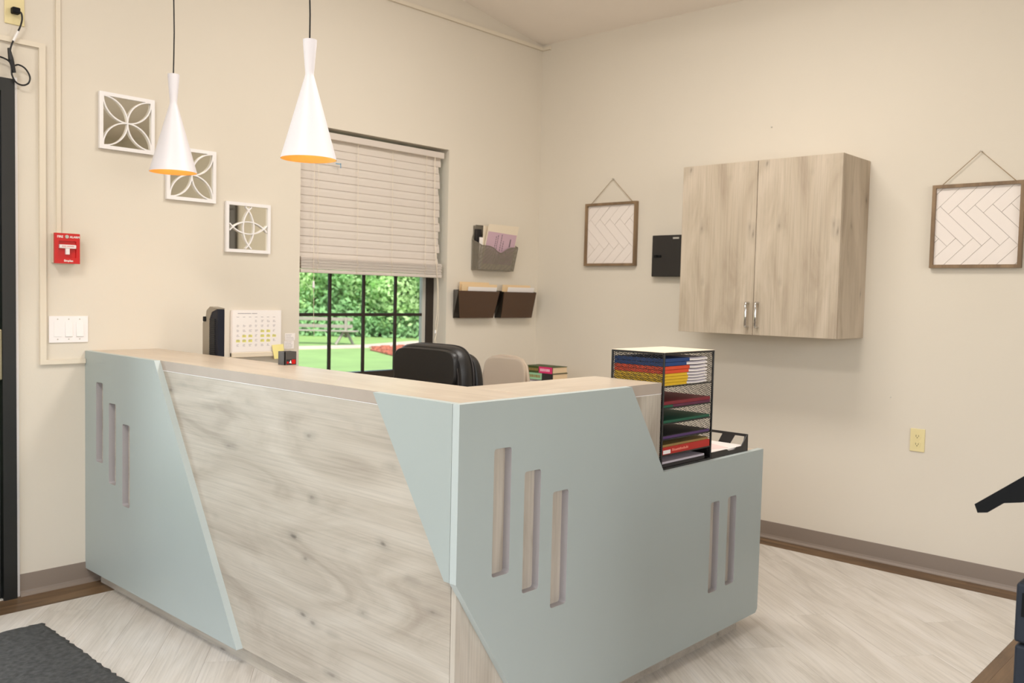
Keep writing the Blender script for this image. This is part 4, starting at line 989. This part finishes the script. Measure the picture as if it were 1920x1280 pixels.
# ------------------------------------------------------------------ herringbone frames
def frame_decor(y0, z0, label, seed):
    S = .402; r_ = root('herringbone_frame', (0, y0 - S / 2, z0), 0, label, 'wall decor', 'herringbone frames on the right wall'); f = .016; d = .028
    Y = lambda u: y0 - u
    m = MB()
    m.box(-d, -.001, Y(S), Y(0), z0, z0 + f).box(-d, -.001, Y(S), Y(0), z0 + S - f, z0 + S).box(-d, -.001, Y(f), Y(0), z0 + f, z0 + S - f).box(-d, -.001, Y(S), Y(S - f), z0 + f, z0 + S - f)
    part('wooden_frame', m, frame_wood_m, r_)
    part('backing', MB().box(-.008, -.002, Y(S - f), Y(f), z0 + f, z0 + S - f), joint_m, r_)
    # herringbone boards: three zig-zag bands
    I = S - 2 * f; wv = .055; L_ = .22; c45 = math.sqrt(.5); rh = random.Random(seed)
    ox, oz = -.02, I * .66
    for k in range(-9, 10):
        for m in range(-3, 4):
            for kind in (0, 1):
                bx, by = k * wv + m * L_, k * wv - m * L_
                q_ = [(bx, by), (bx + L_, by), (bx + L_, by + wv), (bx, by + wv)] if kind == 0 else [(bx + L_, by + wv - L_), (bx + L_ + wv, by + wv - L_), (bx + L_ + wv, by + wv), (bx + L_, by + wv)]
                cxq = sum(p[0] for p in q_) / 4; cyq = sum(p[1] for p in q_) / 4
                q_ = [(cxq + (p[0] - cxq) * (1 - .0008 / max(abs(p[0] - cxq), .001)), cyq + (p[1] - cyq) * (1 - .0008 / max(abs(p[1] - cyq), .001))) for p in q_]
                P = [((p[0] + p[1]) * c45 + ox, (-p[0] + p[1]) * c45 + oz) for p in q_]
                for nx, ny, c in ((1, 0, I), (-1, 0, 0), (0, 1, I), (0, -1, 0)):
                    P = clip(P, nx, ny, c) if len(P) > 2 else []
                if len(P) > 2 and abs(sum(P[i][0] * P[(i + 1) % len(P)][1] - P[(i + 1) % len(P)][0] * P[i][1] for i in range(len(P)))) > 2e-5:
                    pr = rh.uniform(0, .0012)
                    part('board', MB().prism([(y0 - f - a, z0 + f + b) for a, b in P], 0, -.0125 - pr, -.008), chev_m, r_)
    part('cord', MB().tube([(-.012, Y(.04), z0 + S), (-.012, Y(S / 2 + .005), z0 + S + .150), (-.012, Y(S - .04), z0 + S)], .0018, 6), jute_m, r_)
    part('nail', MB().disc((0, Y(S / 2 + .005), z0 + S + .150), (-1, 0, 0), .004, .018, 10), chrome_m, r_)
frame_decor(-.425, 1.530, 'small white herringbone wood frame hanging left of the key box', 1)
frame_decor(-2.575, 1.509, 'white herringbone wood frame hanging right of the wall cabinet', 2)
tag(part('wall_nail', MB().disc((0, -1.701, 2.293), (-1, 0, 0), .004, .006, 8), lightgrey_m), 'small nail in the right wall above the cabinet', 'nail')
tag(part('wall_nail', MB().disc((0, -2.411, .853), (-1, 0, 0), .003, .004, 8), lightgrey_m), 'tiny nail in the right wall above the ivory outlet', 'nail')

# ------------------------------------------------------------------ entrance mat
mm = MB(); rr = random.Random(2)
X0, X1, Y0, Y1 = -4.55, -3.343, -1.95, -.391
nx, ny = 60, 78
top = {}
for i in range(nx + 1):
    for j in range(ny + 1):
        ed = i in (0, nx) or j in (0, ny)
        x = X0 + (X1 - X0) * i / nx + (rr.uniform(-.006, .004) if ed else 0); y = Y0 + (Y1 - Y0) * j / ny + (rr.uniform(-.005, .005) if ed else 0)
        top[i, j] = len(mm.v); mm.v.append((x, y, .0035 if ed else .009 + rr.uniform(-.0015, .0015)))
for i in range(nx):
    for j in range(ny): mm.f.append((top[i, j], top[i + 1, j], top[i + 1, j + 1], top[i, j + 1])); mm.mi.append(0)
mt = root('entrance_mat', (-3.95, -1.17, 0), 0, 'charcoal entrance mat on the pale floor in front of the black door', 'mat')
part('pile', mm, mat_m, mt)
part('backing', MB().box(X0 + .005, X1 - .006, Y0 + .006, Y1 - .006, .0002, .003), copier_blk, mt)

# ------------------------------------------------------------------ copier at the right edge
cp = root('copier', (-2.15, -3.95, 0), 0, 'dark grey office copier with tilted black control panel at the right edge', 'copier')
part('body', MB().bbox(-2.50, -1.92, -4.20, -3.580, .06, .60, .006), copier_m, cp)
part('upper_body', MB().bbox(-2.50, -1.92, -4.20, -3.5775, .606, .735, .006), copier_m, cp)
part('handle_recess', MB().box(-2.5015, -2.49, -3.66, -3.590, .664, .716), copier_blk, cp)
part('scanner', MB().bbox(-2.49, -1.93, -4.18, -3.589, .737, .93, .006), copier_blk, cp)
part('document_feeder', MB().bbox(-2.48, -1.95, -4.16, -3.64, .932, 1.02, .02, 3), copier_blk, cp)
pl = [(-3.487, .890), (-3.494, .872), (-3.514, .876), (-3.543, .902), (-3.576, .909), (-3.60, .916), (-3.62, .93), (-3.62, .995), (-3.581, .967)]
cpn = part('control_panel', MB().prism(pl, 0, -2.50, -2.16), copier_blk, cp)
part('screen', MB().add([(-2.46, -3.499, .9000), (-2.24, -3.499, .9000), (-2.24, -3.575, .9630), (-2.46, -3.575, .9630)], [(0, 1, 2, 3)]), navy_m, cpn)
for x in (-2.46, -1.97):
    for y in (-4.15, -3.63): part('foot', MB().tube([(x, y, 0), (x, y, .062)], .022, 12), copier_blk, cp)
